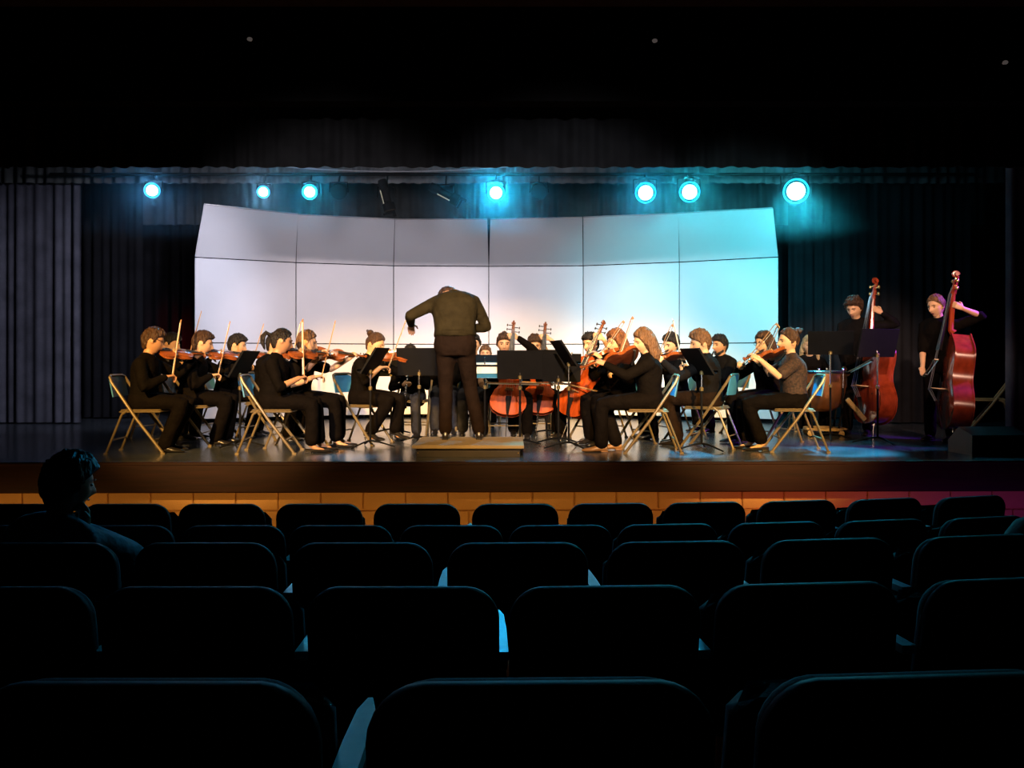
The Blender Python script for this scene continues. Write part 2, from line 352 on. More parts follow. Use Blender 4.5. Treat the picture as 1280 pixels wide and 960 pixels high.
# ------------------------------------------------------------------ acoustic shell: six towers of three panels
SX = [243, 370, 492, 611, 729, 849, 973]
SD = [12.30, 12.98, 13.42, 13.5, 13.42, 12.92, 12.28]
UT = [(255, 255), (372, 268.5), (493.5, 274.5), (611, 274.5), (729, 272), (848, 267), (966, 260)]
sh_lab = ['white shell tower at the left end beside the black curtain', 'white shell tower second from the left end, above the ponytailed violinist',
          'white shell tower just left of the conductor', 'white shell tower just right of the conductor, above the cellos',
          'pale cyan-lit shell tower above the long-haired violist', 'cyan-lit shell tower at the right end beside the dark curtain']
ZS, ZM = 2.485, 1.205      # seam heights
for i in range(6):
    d0, d1 = SD[i], SD[i + 1]
    a = V((X(SX[i], d0), d0, 0)); c = V((X(SX[i + 1], d1), d1, 0))
    ux = (c - a).normalized(); nrm = V((ux.y, -ux.x, 0))        # towards the audience
    g = .006
    a2, c2 = a + ux * g, c - ux * g
    t = root('shell_tower', sh_lab[i], 'acoustic shell', (a + c) / 2, math.atan2(ux.y, ux.x), 'towers of the acoustic shell')
    inv = Matrix.Rotation(-math.atan2(ux.y, ux.x), 3, 'Z')
    hw = (c2 - a2).length / 2
    def panel(name, zl, zh, y0, y1, hl, hh, sl=0, sh=0):
        b = MB(); th = .035
        e = .018
        P = lambda x, y, z: V((x, y, z))
        f = [P(-hl + sl, y0, zl), P(hl + sl, y0, zl), P(hh + sh, y1, zh), P(-hh + sh, y1, zh)]
        ctr = sum(f, V((0, 0, 0))) / 4
        fr = [p + (ctr - p) * .008 + V((0, -.004, 0)) for p in f]
        bk = [p + V((0, th, 0)) for p in f]
        b.add(f + fr + bk, [(4, 5, 6, 7), (0, 1, 5, 4), (1, 2, 6, 5), (2, 3, 7, 6), (3, 0, 4, 7), (11, 10, 9, 8), (0, 8, 9, 1), (1, 9, 10, 2), (2, 10, 11, 3), (3, 11, 8, 0)])
        return part(name, b, M['shell'], t, False)
    panel('lower_panel', .06, ZM - .007, 0, 0, hw, hw)
    panel('middle_panel', ZM + .007, ZS - .006, 0, 0, hw, hw)
    # canopy panel leans forward: its top edge sits nearer the audience
    fwd = .34
    dl, dr = d0 - fwd * -nrm.y, d1 - fwd * -nrm.y
    tl = V((X(UT[i][0], dl), dl, 0)); tr = V((X(UT[i + 1][0], dr), dr, 0))
    zt = (Z(UT[i][1], dl) + Z(UT[i + 1][1], dr)) / 2
    mid = (a + c) / 2
    l_ = inv @ (tl - mid); r_ = inv @ (tr - mid)
    gap = .018 if i in (2, 4) else .004
    hh = (r_.x - l_.x) / 2 - .004
    if i == 2: r_.x -= .02
    if i == 3: l_.x += .02; r_.x -= .01
    b = MB(); th = V((0, .035, .01))
    ZL, ZR = Z(UT[i][1], dl), Z(UT[i + 1][1], dr)
    f = [V((-hw, -.002, ZS + .008)), V((hw, -.002, ZS + .008)), V((r_.x - .004, (l_.y + r_.y) / 2, ZR)), V((l_.x + .004, (l_.y + r_.y) / 2, ZL))]
    bk = [p + th for p in f]
    b.add(f + bk, [(0, 1, 2, 3), (7, 6, 5, 4), (0, 4, 5, 1), (1, 5, 6, 2), (2, 6, 7, 3), (3, 7, 4, 0)])
    part('canopy_panel', b, M['shell'], t, False)
    b = MB(); b.tube([f[3] + V((0, .0, .006)), f[2] + V((0, .0, .006))], .011, 6); part('edge_strip', b, M['shell_edge'], t)
    for sx in (-.3, .3):
        b = MB(); b.tube([(sx, .09, .05), (sx, .09, 2.7)], .022, 8); b.tube([(sx, .06, .04), (sx, .75, .04)], .022, 8)
        b.tube([(sx, .09, 1.3), (sx, .7, .05)], .016, 8); part('rear_frame', b, M['black_metal'], t)

# ------------------------------------------------------------------ lamps on the batten
BD = 11.45
b = MB(); b.tube([(-6.5, BD + .12, 3.56), (6.5, BD + .12, 3.56)], .024, 10)
tag(part('lighting_batten', b, M['black_metal']), 'long dark pipe batten that carries the stage lamps', 'batten')
pts = []
for i in range(25):
    f = i / 24; x = X(348, 11.2) + (X(640, 11.2) - X(348, 11.2)) * f
    pts.append((x, 11.3, Z(208 + 14 * 4 * f * (1 - f) * .45, 11.3)))
b = MB(); b.tube(pts, .007, 6)
tag(part('hanging_cable', b, mat('cable_grey', (.25, .25, .26), .5)), 'thin grey cable sagging in front of the border above the shell', 'cable')

M['led_core'] = mat('led_core', (.1, .1, .1), emit=(0.08, 0.72, 1.0), estr=25)
M['led_core_w'] = mat('led_core_pale', (.1, .1, .1), emit=(0.22, 0.68, 1.0), estr=18)
M['glow_ring'] = mat('glow_ring', (.1, .1, .1), emit=(0.0, 0.45, 0.85), estr=2.2)  # emissive rim imitates the blue glow around each lens
def lamp_body(t, r):
    b = MB(); b.lathe([(r * 1.12, -.01), (r * 1.15, .02), (r * 1.1, .05), (r * .95, .2), (r * .6, .26), (.01, .27)], 20); 
    b.lathe([(r * 1.02, .015), (r * 1.12, -.01), (r * 1.12, -.03), (r * 1.02, -.03)], 20)
    part('lamp_can', b, M['black_metal'], t)
def par(px, py, r, label, watts, col, tgt, core='led_core', halo=1.0, size=70):
    x, z = X(px, BD), Z(py, BD)
    t = root('stage_lamp', label, 'stage lamp', (x, BD, z), 0, 'lit lamps on the batten')
    axis = root('', None, None)
    bpy.data.objects.remove(axis)
    dv = (V((0, 0, EYE)) - V((x, BD, z))).normalized()       # the lamps stare out into the house
    h = V((0, 0, 0))
    rot = dv.to_track_quat('-Z', 'Y').to_matrix()
    def tr(mb): mb.v = [tuple(rot @ V(p)) for p in mb.v]; return mb
    b = MB(); b.lathe([(r * 1.02, .0), (r * 1.14, -.01), (r * 1.16, .02), (r * 1.1, .05), (r * .95, .2), (r * .6, .26), (.01, .27)], 20)
    part('lamp_can', tr(b), M['black_metal'], t)
    b = MB(); b.lathe([(r, .004), (r * .8, .0), (.002, -.004)], 24); b.f.pop(); part('lens', tr(b), M[core], t)
    b = MB(); b.lathe([(r * 1.0, .004), (r * 1.13, -.006), (r * 1.13, -.012), (r * .97, .0)], 24); b.f = b.f[:-2]; part('glow_rim', tr(b), M['glow_ring'], t)
    b = MB(); b.tube([(-r * 1.25, .06, 0), (-r * 1.25, .06, r * 1.5), (0, .06, r * 1.75), (r * 1.25, .06, r * 1.5), (r * 1.25, .06, 0)], .012, 6)
    b.tube([(0, .06, r * 1.75), (0, .12, 3.56 - z)], .014, 6); part('yoke', b, M['black_metal'], t)
    p = V((x, BD, z)) + dv * .05
    spot('lamp_beam', p, tgt, watts, col, size, .6, r * .8)
    # point light added at each lens for a halo on the cloth behind
    d = bpy.data.lights.new('lamp_halo_light', 'POINT'); d.energy = 2.2 * halo; d.color = col; d.shadow_soft_size = r
    o = bpy.data.objects.new('lamp_halo_light', d); C.objects.link(o); o.location = V((x, BD, z)) + dv * .12 + V((0, 0, 0))
CY = (0.02, 0.55, 1.0); CY2 = (0.03, 0.75, 1.0)
par(190, 238, .095, 'lit blue-white stage lamp nearest the left end of the batten', 35, (.1, .45, 1), (-2.5, 3, -.3), 'led_core_w', .5)
par(329, 240, .078, 'small lit white stage lamp above the left end of the shell', 40, (.2, .6, 1), (-1.5, 3, -.3), 'led_core_w', .2)
par(387, 240, .095, 'lit cyan stage lamp above the second shell tower, beside the sagging cable', 55, CY, (-1.2, 2.5, -.2), 'led_core', 1.0)
par(620, 241, .108, 'lit cyan stage lamp above the gap between the middle shell towers', 290, CY, (0, 2.4, .1), 'led_core', 1.3)
par(807, 241, .128, 'lit cyan stage lamp, left one of the close pair', 90, CY, (1.2, 2.5, 0), 'led_core', 1.8)  # lens made bigger here and below to imitate bloom
par(862, 240, .128, 'lit cyan stage lamp, right one of the close pair', 90, CY2, (1.6, 2.4, 0), 'led_core', 1.8)
par(995, 239, .155, 'brightest cyan stage lamp, drawn largest for its bloom, beyond the right end of the shell', 420, CY2, (2.9, 7.8, 0), 'led_core', 3.2, 60)
# dark lamps
def dark_lamp(px, py, label, kind, ang):
    x, z = X(px, BD), Z(py, BD)
    t = root('stage_lamp', label, 'stage lamp', (x, BD, z), 0, 'unlit lamps on the batten')
    if kind == 'par':
        b = MB(); b.lathe([(.11, 0), (.115, .03), (.1, .2), (.06, .26), (.01, .27)], 18, rot=Matrix.Rotation(R(-65), 3, 'X')); part('lamp_can', b, M['black_metal'], t)
        b = MB(); b.lathe([(.1, .01), (.002, .02)], 18, rot=Matrix.Rotation(R(-65), 3, 'X')); b.f.pop(); part('lens', b, M['ebony'], t)
    else:
        rt = Matrix.Rotation(R(ang), 3, 'Y')
        b = MB(); b.lathe([(.01, -.24), (.06, -.24), (.07, -.1), (.055, -.08), (.055, .08), (.085, .1), (.085, .2), (.08, .2), (.07, .19)], 16, rot=rt); part('lamp_barrel', b, M['black_metal'], t)
        b = MB(); b.bbox(rt @ V((.055, -.04, .0)), (.012, .05, .2), .004, rt); part('barrel_strip', b, M['lamp_yellow'], t)
        b = MB(); b.bbox(rt @ V((.03, -.05, .24)), (.14, .012, .03), .004, rt); b.bbox(rt @ V((-.05, -.03, .26)), (.04, .012, .09), .004, rt); part('barn_door', b, M['lamp_yellow'] if ang < 30 and ang > -30 else M['black_metal'], t)
    b = MB(); b.tube([(-.13, .03, 0), (-.12, .03, .14), (.12, .03, .14), (.13, .03, 0)], .01, 6); b.tube([(0, .03, .14), (0, .12, 3.56 - z)], .012, 6); part('yoke', b, M['black_metal'], t)
dark_lamp(423, 240, 'unlit black stage lamp right of the third lit lamp', 'par', 0)
dark_lamp(483, 246, 'unlit spotlight pointing down with a pale metal strip', 'spot', 165)
dark_lamp(557, 243, 'unlit long black spotlight slanting down over the shell', 'spot', 118)
dark_lamp(674, 240, 'unlit black stage lamp right of the middle lit lamp', 'par', 0)

# ------------------------------------------------------------------ podium
b = MB(); pd0, pd1 = 7.98, 8.88
px0, px1 = X(515, 8.0), X(655, 8.0)
pod = root('podium', 'low wooden conductor podium with tan carpeted top at the stage front', 'podium', ((px0 + px1) / 2, (pd0 + pd1) / 2, 0))
b = MB(); b.bbox((0, 0, .1), (px1 - px0, pd1 - pd0, .035), .006); part('top_board', b, M['podium_top'], pod, False)
b = MB(); b.box((0, 0, .042), (px1 - px0 - .08, pd1 - pd0 - .08, .082)); part('base', b, M['podium_side'], pod, False)
for sx in (-1, 1):
    b = MB(); b.bbox((sx * .49, -.41, .04), (.012, .012, .012), .004); part('bolt', b, M['brass'], pod, False)
POD = .1175

# ------------------------------------------------------------------ folding chairs
_ch = {}
def chair_meshes():
    def mk(k, b, m, sm=True): me = b.mesh(k, m, sm); sharp(me); _ch[k] = me
    for s, k in ((-1, 'frame_l'), (1, 'frame_r')):
        b = MB(); b.tube([(s * .19, -.265, .775), (s * .205, -.24, .72), (s * .212, .0, .36), (s * .215, .262, .012)], [.013, .015, .015, .015], 10, False); b.box((s * .215, .266, .008), (.034, .04, .016)); mk(k, b, M['tan'])
    for s, k in ((-1, 'rear_l'), (1, 'rear_r')):
        b = MB(); b.tube([(s * .19, -.30, .01), (s * .19, -.145, .40), (s * .19, -.09, .44)], .0125, 8); b.box((s * .19, -.303, .008), (.03, .036, .016)); mk(k, b, M['tan'])
    b = MB(); b.tube([(-.19, -.265, .775), (-.14, -.275, .792), (.14, -.275, .792), (.19, -.265, .775)], .013, 8); mk('top_rail', b, M['tan'])
    b = MB(); b.bbox((0, .03, .438), (.38, .39, .022), .01); b.bbox((0, .03, .424), (.40, .41, .016), .006); mk('seat', b, M['tan'], True)
    b = MB()      # curved backrest panel
    rings = []
    for i in range(9):
        u = -1 + i / 4; x = .19 * u; y = -.262 - .03 * (1 - u * u)
        zt = .785 - .03 * max(0, abs(u) - .6) / .4
        rings.append([V((x, y + .035, .575)), V((x, y, zt)), V((x, y - .012, zt)), V((x, y + .023, .575))])
    b.loft(rings); mk('backrest', b, M['blue'])
    b = MB(); b.tube([(-.212, .17, .14), (.212, .17, .14)], .008, 8); mk('front_brace', b, M['tan'])
    b = MB(); b.tube([(-.19, -.25, .14), (.19, -.25, .14)], .008, 8); mk('rear_brace', b, M['tan'])
chair_meshes()
def chair(loc, rz, label, dark=False):
    t = root('folding_chair', label, 'chair', loc, rz, 'folding chairs on the stage')
    for k, n in (('frame_l', 'side_frame'), ('frame_r', 'side_frame'), ('rear_l', 'leg'), ('rear_r', 'leg'), ('top_rail', 'top_rail'), ('seat', 'seat'), ('backrest', 'backrest'), ('front_brace', 'brace'), ('rear_brace', 'brace')):
        link(n, _ch[k], t)
    return t

# ------------------------------------------------------------------ music stands
_st = {}
def stand_meshes():
    def mk(k, b, m, sm=True): me = b.mesh(k, m, sm); sharp(me); _st[k] = me
    b = MB(); b.bbox((0, 0, .165), (.50, .006, .33), .002); 
    for s in (-1, 1): b.bbox((s * .249, -.008, .165), (.004, .02, .32), .001)
    mk('desk', b, M['black_metal'], False)
    b = MB(); b.bbox((0, -.03, .002), (.50, .06, .005), .001); b.bbox((0, -.06, .012), (.5, .004, .022), .001); mk('ledge', b, M['black_metal'], False)
    b = MB(); b.tube([(0, 0, -.62), (0, 0, .0)], .0085, 8); b.tube([(0, 0, 0), (0, -.02, .06), (0, -.035, .12)], .0085, 8); mk('upper_tube', b, M['chrome'])
    b = MB(); b.tube([(0, 0, .06), (0, 0, .64)], .0125, 10); mk('lower_tube', b, M['black_metal'])
    b = MB(); b.lathe([(.004, -.02), (.02, -.018), (.022, .012), (.012, .024)], 12); mk('collar', b, M['brass'])
    b = MB(); b.tube([(0, 0, .075), (.10, 0, .06), (.27, 0, .012)], [.011, .01, .008], 8); mk('leg', b, M['black_metal'])
stand_meshes()
_SN = []
def stand(px, d, rz, zdesk, tilt, label, scale=1.0):
    """zdesk: height of the ledge; rz: direction in which the reading side looks is local -Y."""
    t = root('music_stand', label, 'music stand', (X(px, d), d, 0), R(rz), 'black music stands among the players')
    rot = (R(-tilt), 0, 0)
    o = link('desk', _st['desk'], t, (0, -.03, zdesk), rot)
    link('ledge', _st['ledge'], t, (0, -.03, zdesk), rot)
    link('upper_tube', _st['upper_tube'], t, (0, 0, zdesk + .03))
    link('lower_tube', _st['lower_tube'], t)
    link('collar', _st['collar'], t, (0, 0, .64))
    link('collar', _st['collar'], t, (0, 0, zdesk + .02))
    for k in range(3): link('leg', _st['leg'], t, None, (0, 0, R(90 + 120 * k)))
    return t

# ------------------------------------------------------------------ bowed string instruments
PROF = [(0, 0), (.006, .28), (.025, .52), (.07, .79), (.13, .94), (.2, 1.0), (.27, .97), (.34, .87), (.385, .80), (.40, .80), (.42, .70), (.47, .585), (.53, .545), (.59, .575), (.64, .66), (.665, .72), (.68, .72), (.72, .76), (.78, .805), (.84, .80), (.90, .72), (.95, .56), (.98, .34), (.995, .16), (1.0, 0)]
BPROF = [(0, 0), (.006, .28), (.025, .52), (.07, .79), (.13, .94), (.2, 1.0), (.28, .97), (.36, .84), (.40, .74), (.42, .70), (.47, .62), (.53, .59), (.58, .60), (.62, .64), (.65, .68), (.70, .72), (.75, .735), (.80, .70), (.85, .58), (.90, .40), (.94, .25), (.97, .15), (.99, .09), (1.0, 0)]
def make_string(kind):
    """Prototype meshes; y runs from the tail to the scroll, z is the normal of the belly."""
    P = {'violin': dict(L=.36, w=.105, rib=.032, arch=.014, neck=.135, total=.60, pin=0, m='varnish', br=.033, fbw=.013),
         'cello': dict(L=.755, w=.22, rib=.115, arch=.026, neck=.28, total=1.21, pin=.30, m='cello_varnish', br=.09, fbw=.024),
         'bass': dict(L=1.12, w=.335, rib=.205, arch=.035, neck=.44, total=1.83, pin=.16, m='bass_varnish', br=.16, fbw=.034)}[kind]
    L, w_, rib, arch = P['L'], P['w'], P['rib'], P['arch']; out = []
    prof = BPROF if kind == 'bass' else PROF
    o = [(hw * w_, t * L) for t, hw in prof]; loop = o + [(-x, y) for x, y in reversed(o[1:-1])]
    cx = lambda y: (0, L * .45)
    def scale(s, z): return [V((x * s, L * .47 + (y - L * .47) * s, z)) for x, y in loop]
    b = MB()
    b.loft([scale(.02, rib + arch), scale(.35, rib + arch * .95), scale(.65, rib + arch * .7), scale(.86, rib + arch * .28), scale(.95, rib + .002), scale(1.0, rib + .0015), scale(1.0, rib - .004 * L / .36), scale(.965, rib - .004 * L / .36),
            scale(.965, .004 * L / .36), scale(1.0, .004 * L / .36), scale(1.0, -.001), scale(.86, -arch * .3), scale(.6, -arch * .7), scale(.02, -arch)])
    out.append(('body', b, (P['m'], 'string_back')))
    n0 = L; T = P['total']; nk = P['neck']; fw = P['fbw']
    zt = rib + .003
    b = MB()
    hn = fw * 1.0
    b.tube([(0, n0 - .01, zt - .01 * L / .36), (0, n0 + .02, zt), (0, n0 + nk, zt + .004)], [fw * 1.3, fw * .95, fw * .85], 8)
    # peg box and scroll
    sr = fw * 1.15; yb = n0 + nk
    bx = T - yb
    b.tube([(0, yb, zt), (0, yb + bx * .55, zt - fw * .5), (0, yb + bx * .8, zt - fw * .9)], [fw * .95, fw * .8, fw * .6], 8)
    sp = []
    for k in range(13):
        q = -PI / 2 + k * PI / 5; rr = sr * (1 - k / 15)
        sp.append((0, T - sr + math.cos(q + PI) * rr * -1, zt - fw * .9 + sr * .6 + math.sin(q) * rr * .9))
    b.tube(sp, [fw * .62 * (1 - k / 22) for k in range(13)], 6)
    b.tube([(-fw * 1.05, T - sr, zt - fw * .6), (fw * 1.05, T - sr, zt - fw * .6)], sr * .55, 8)
    out.append(('neck', b, P['m'] if kind != 'cello' else 'neck_wood'))
    br = P['br']; bry = L * .40
    b = MB()
    s0 = V((0, bry, rib + arch + br))
    fe = n0 - L * (.235 if kind != 'bass' else .2)
    b.loft([[V((-hn, n0 + nk, zt + fw * .7)), V((0, n0 + nk, zt + fw * 1.15)), V((hn, n0 + nk, zt + fw * .7)), V((0, n0 + nk, zt + fw * .4))],
            [V((-hn * 1.75, fe, rib + arch + br * .55)), V((0, fe, rib + arch + br * .55 + fw * .7)), V((hn * 1.75, fe, rib + arch + br * .55)), V((0, fe, rib + arch + br * .3))]])
    out.append(('fingerboard', b, 'ebony'))
    b = MB(); bw = w_ * .21
    b.loft([[V((x * 1.15, bry + y, rib + arch * .8)) for x, y in ((-bw, -.006), (bw, -.006), (bw, .006), (-bw, .006))],
            [V((x * .85, bry + y, rib + arch + br * .5)) for x, y in ((-bw, -.004), (bw, -.004), (bw, .004), (-bw, .004))],
            [V((x * 1.0, bry + y, rib + arch + br * .93)) for x, y in ((-bw, -.003), (bw, -.003), (bw, .003), (-bw, .003))]])
    out.append(('bridge', b, 'maple'))
    b = MB(); tl = L * .28
    b.loft([[V((-fw * .55, .0, rib + arch * .4 + .004)), V((0, 0, rib + arch * .4 + .012)), V((fw * .55, 0, rib + arch * .4 + .004)), V((0, 0, rib + arch * .4))],
            [V((-fw * 1.6, tl, rib + arch + br * .42)), V((0, tl, rib + arch + br * .42 + fw * .5)), V((fw * 1.6, tl, rib + arch + br * .42)), V((0, tl, rib + arch + br * .36))]])
    out.append(('tailpiece', b, 'ebony'))
    b = MB(); rs_ = .0007 * L / .36 + .0004
    for k in range(4):
        u = (k - 1.5) / 1.5
        b.tube([(u * fw * 1.2, tl, rib + arch + br * .46), (u * bw * .75, bry, rib + arch + br * (.98 - .06 * u * u)), (u * hn * .7, n0 + nk, zt + fw * 1.25), (u * hn * .3, n0 + nk + bx * .5, zt)], rs_, 4)
    out.append(('strings', b, 'string'))
    for s in (-1, 1):
        b = MB(); x0 = s * w_ * .36
        pp = [(x0 - s * w_ * .08, bry + L * .085, 0), (x0 - s * w_ * .02, bry + L * .095, 0), (x0, bry + L * .05, 0), (x0 + s * w_ * .05, bry - L * .05, 0), (x0 + s * w_ * .1, bry - L * .09, 0), (x0 + s * w_ * .16, bry - L * .08, 0)]
        b.tube([V((x, y, rib + arch * .62)) for x, y, _ in pp], [w_ * .035, w_ * .03, w_ * .022, w_ * .022, w_ * .03, w_ * .035], 6)
        out.append(('sound_hole', b, 'ebony'))
    for k in range(4):
        s = -1 if k % 2 else 1; y = n0 + nk + bx * (.18 + .16 * k)
        b = MB(); b.tube([(-s * fw * .8, y, zt - fw * .3), (s * fw * 2.6, y, zt - fw * .3)], fw * .22, 6); b.ball((s * fw * 3.1, y, zt - fw * .3), (fw * .35, fw * .75, fw * .5), 8, 6)
        out.append(('tuning_peg', b, 'ebony' if kind != 'bass' else 'brass'))
    if P['pin']:
        b = MB(); b.tube([(0, .02, rib * .5), (0, -.02, rib * .5)], fw * .7, 8); b.tube([(0, 0, rib * .5), (0, -P['pin'], rib * .5)], .005 if kind == 'cello' else .007, 8); b.ball((0, -P['pin'], rib * .5), .011, 8, 6)
        out.append(('endpin', b, 'chrome'))
    else:
        b = MB(); b.ball((-.03, .035, rib + .016), (.034, .026, .010), 12, 6); b.box((-.02, .008, rib * .6), (.02, .008, .03)); out.append(('chin_rest', b, 'ebony'))
        b = MB(); b.tube([(-.09, .07, -.03), (0, .065, -.036), (.09, .07, -.03)], .01, 8, True); b.tube([(-.07, .07, -.03), (-.085, .07, .0)], .005, 6); b.tube([(.07, .07, -.03), (.085, .07, .0)], .005, 6); out.append(('shoulder_rest', b, 'black_plastic'))
    res = []
    for n_, b, m in out:
        me = b.mesh(kind + '_' + n_, [M[q] for q in m] if isinstance(m, tuple) else M[m]); sharp(me, 40)
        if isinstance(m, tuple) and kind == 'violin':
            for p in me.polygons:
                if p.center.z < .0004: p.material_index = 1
        res.append((n_, me))
    return P, res
STR = {k: make_string(k) for k in ('violin', 'cello', 'bass')}
def basis(xa, ya, za, o):
    m = Matrix((xa, ya, za)).transposed().to_4x4(); m.translation = o; return m
def instrument(kind, mw, label, sc_=1.0, name=None, cat=None):
    t = root(name or {'violin': 'violin', 'cello': 'cello', 'bass': 'double_bass'}[kind], label, cat or {'violin': 'violin', 'cello': 'cello', 'bass': 'double bass'}[kind], group={'violin': 'violins and violas', 'cello': 'cellos', 'bass': 'double basses'}[kind])
    t.matrix_world = mw
    if sc_ != 1: t.scale = (sc_,) * 3
    for n, me in STR[kind][1]: link(n, me, t)
    return t
_bow = {}
def bow_meshes():
    for kind, L, k in (('violin', .74, 1.35), ('cello', .71, 1.6), ('bass', .68, 1.9)):
        b = MB(); b.tube([(0, 0, .0), (0, .03, 0), (0, L * .5, -.006 * k), (0, L * .94, .002), (0, L, -.004)], [.0042 * k, .0044 * k, .0040 * k, .0034 * k, .003 * k], 8)
        st = sharp(b.mesh('stick', M['bow_wood']))
        b = MB(); b.box((0, L * .5, -.021 * k), (.009 * k, L * .95, .003)); ha = b.mesh('hair', M['bow_hair'], False)
        b = MB(); b.bbox((0, .045, -.013 * k), (.010 * k, .05, .02 * k), .002); fr = b.mesh('frog', M['ebony'], False)
        b = MB(); b.loft([[V((x * k, L - .005 + y, z * k)) for x, y in ((-.004, -.02), (.004, -.02), (.003, .006), (-.003, .006))] for z in (0, -.022)]); ti = b.mesh('tip', M['bow_wood'], False)
        _bow[kind] = [('stick', st), ('horsehair', ha), ('frog', fr), ('tip', ti)]
bow_meshes()
def bow(kind, mw, label):
    t = root('bow', label, 'bow', group='bows of the string players'); t.matrix_world = mw
    for n, me in _bow[kind]: link(n, me, t)
    return t

# ------------------------------------------------------------------ people
JOBS = []
def remesh(name, mb, m, parent, voxel, it, ratio):
    o = link(name, mb.mesh(name, m), parent)
    md = o.modifiers.new('r', 'REMESH'); md.mode = 'VOXEL'; md.voxel_size = voxel; md.use_smooth_shade = True
    if it: s = o.modifiers.new('s', 'SMOOTH'); s.factor = .5; s.iterations = it
    if ratio < 1: dd = o.modifiers.new('d', 'DECIMATE'); dd.ratio = ratio
    JOBS.append(o); return o
def finish_jobs():
    bpy.context.view_layer.update()
    dg = bpy.context.evaluated_depsgraph_get()
    res = []
    for o in JOBS:
        me = bpy.data.meshes.new_from_object(o.evaluated_get(dg), preserve_all_data_layers=False, depsgraph=dg)
        res.append(me)
    for o, me in zip(JOBS, res):
        mats = [m for m in o.data.materials]
        o.modifiers.clear(); o.data = me; me.name = o.name
        if not me.materials:
            for m in mats: me.materials.append(m)
        me.polygons.foreach_set('use_smooth', [True] * len(me.polygons))

def head_point(d, female=False):
    p = V((d.x * .074, d.y * .094, d.z * .115))
    if p.z < 0:
        t = -p.z / .115
        p.x *= 1 - .30 * t ** 1.4
        if p.y < 0: p.y *= 1 - .38 * t
        else: p.y *= 1 - .05 * t
    if p.y > 0:
        g = lambda x0, z0, sx, sz: math.exp(-((p.x - x0) / sx) ** 2 - ((p.z - z0) / sz) ** 2)
        e = 0
        e += .036 * g(0, -.026, .014, .016) + .018 * g(0, .002, .011, .022)
        e -= .015 * (g(.031, .010, .017, .012) + g(-.031, .010, .017, .012))
        e += .005 * (g(.03, .032, .025, .010) + g(-.03, .032, .025, .010))
        e += .011 * g(0, -.058, .022, .010) - .004 * g(0, -.075, .02, .008) + .013 * g(0, -.098, .022, .016)
        e += .004 * (g(.042, -.025, .018, .02) + g(-.042, -.025, .018, .02))
        p.y += e * min(1, p.y / .03)
    return p
def sphere_dirs(nu, nv):
    for i in range(nv + 1):
        th = min(max(PI * i / nv, .03), PI - .03)
        yield [V((math.sin(th) * math.cos(2 * PI * j / nu), math.sin(th) * math.sin(2 * PI * j / nu), -math.cos(th))) for j in range(nu)]
def sstep(a, b_, x): t = max(0, min(1, (x - a) / (b_ - a))); return t * t * (3 - 2 * t)

def ik(S, Wr, l1, l2, pole):
    d = Wr - S; L = d.length
    if L > (l1 + l2) * .995: Wr = S + d.normalized() * (l1 + l2) * .995; d = Wr - S; L = d.length
    if L < abs(l1 - l2) + .03: L = abs(l1 - l2) + .03; Wr = S + d.normalized() * L; d = Wr - S
    a = (l1 * l1 - l2 * l2 + L * L) / (2 * L); h = math.sqrt(max(0, l1 * l1 - a * a))
    u = d.normalized(); p = V(pole); p = p - u * p.dot(u)
    p = p.normalized() if p.length > 1e-5 else u.orthogonal().normalized()
    return S + u * a + p * h, Wr

def hand(b, W, f, n, side, curl):
    f = f.normalized(); n = (n - f * n.dot(f)).normalized(); s = f.cross(n)       # s points across the palm
    ts = s * side                                                                 # thumb side
    def ring(q, wd, th): return [W + f * q + (s * math.cos(a) * wd + n * math.sin(a) * th) for a in [2 * PI * j / 10 for j in range(10)]]
    b.loft([ring(-.02, .022, .017), ring(.0, .026, .017), ring(.03, .036, .016), ring(.065, .040, .015), ring(.088, .037, .012)])
    lens = [(.040, .025, .019), (.045, .029, .021), (.042, .027, .020), (.033, .021, .017)]
    for k in range(4):
        base = W + f * (.083 - .004 * abs(k - 1)) + ts * (.030 - .020 * k)
        ang = 0; p = base; pts = [base - f * .02, base]
        for q, l in enumerate(lens[k]):
            ang += R(curl * (.55, .85, .6)[q] + (k * 3))
            p = p + (f * math.cos(ang) + n * math.sin(ang)) * l; pts.append(p)
        b.tube(pts, [.0095, .0098, .0092, .0085, .0075], 7, True)
    base = W + f * .022 + ts * .026
    d1 = (ts * .75 + f * .55 + n * .35).normalized(); d2 = (ts * .15 + f * .75 + n * .6).normalized()
    b.tube([base - ts * .012, base, base + d1 * .038, base + d1 * .038 + d2 * .03], [.013, .0125, .0105, .0085], 7, True)

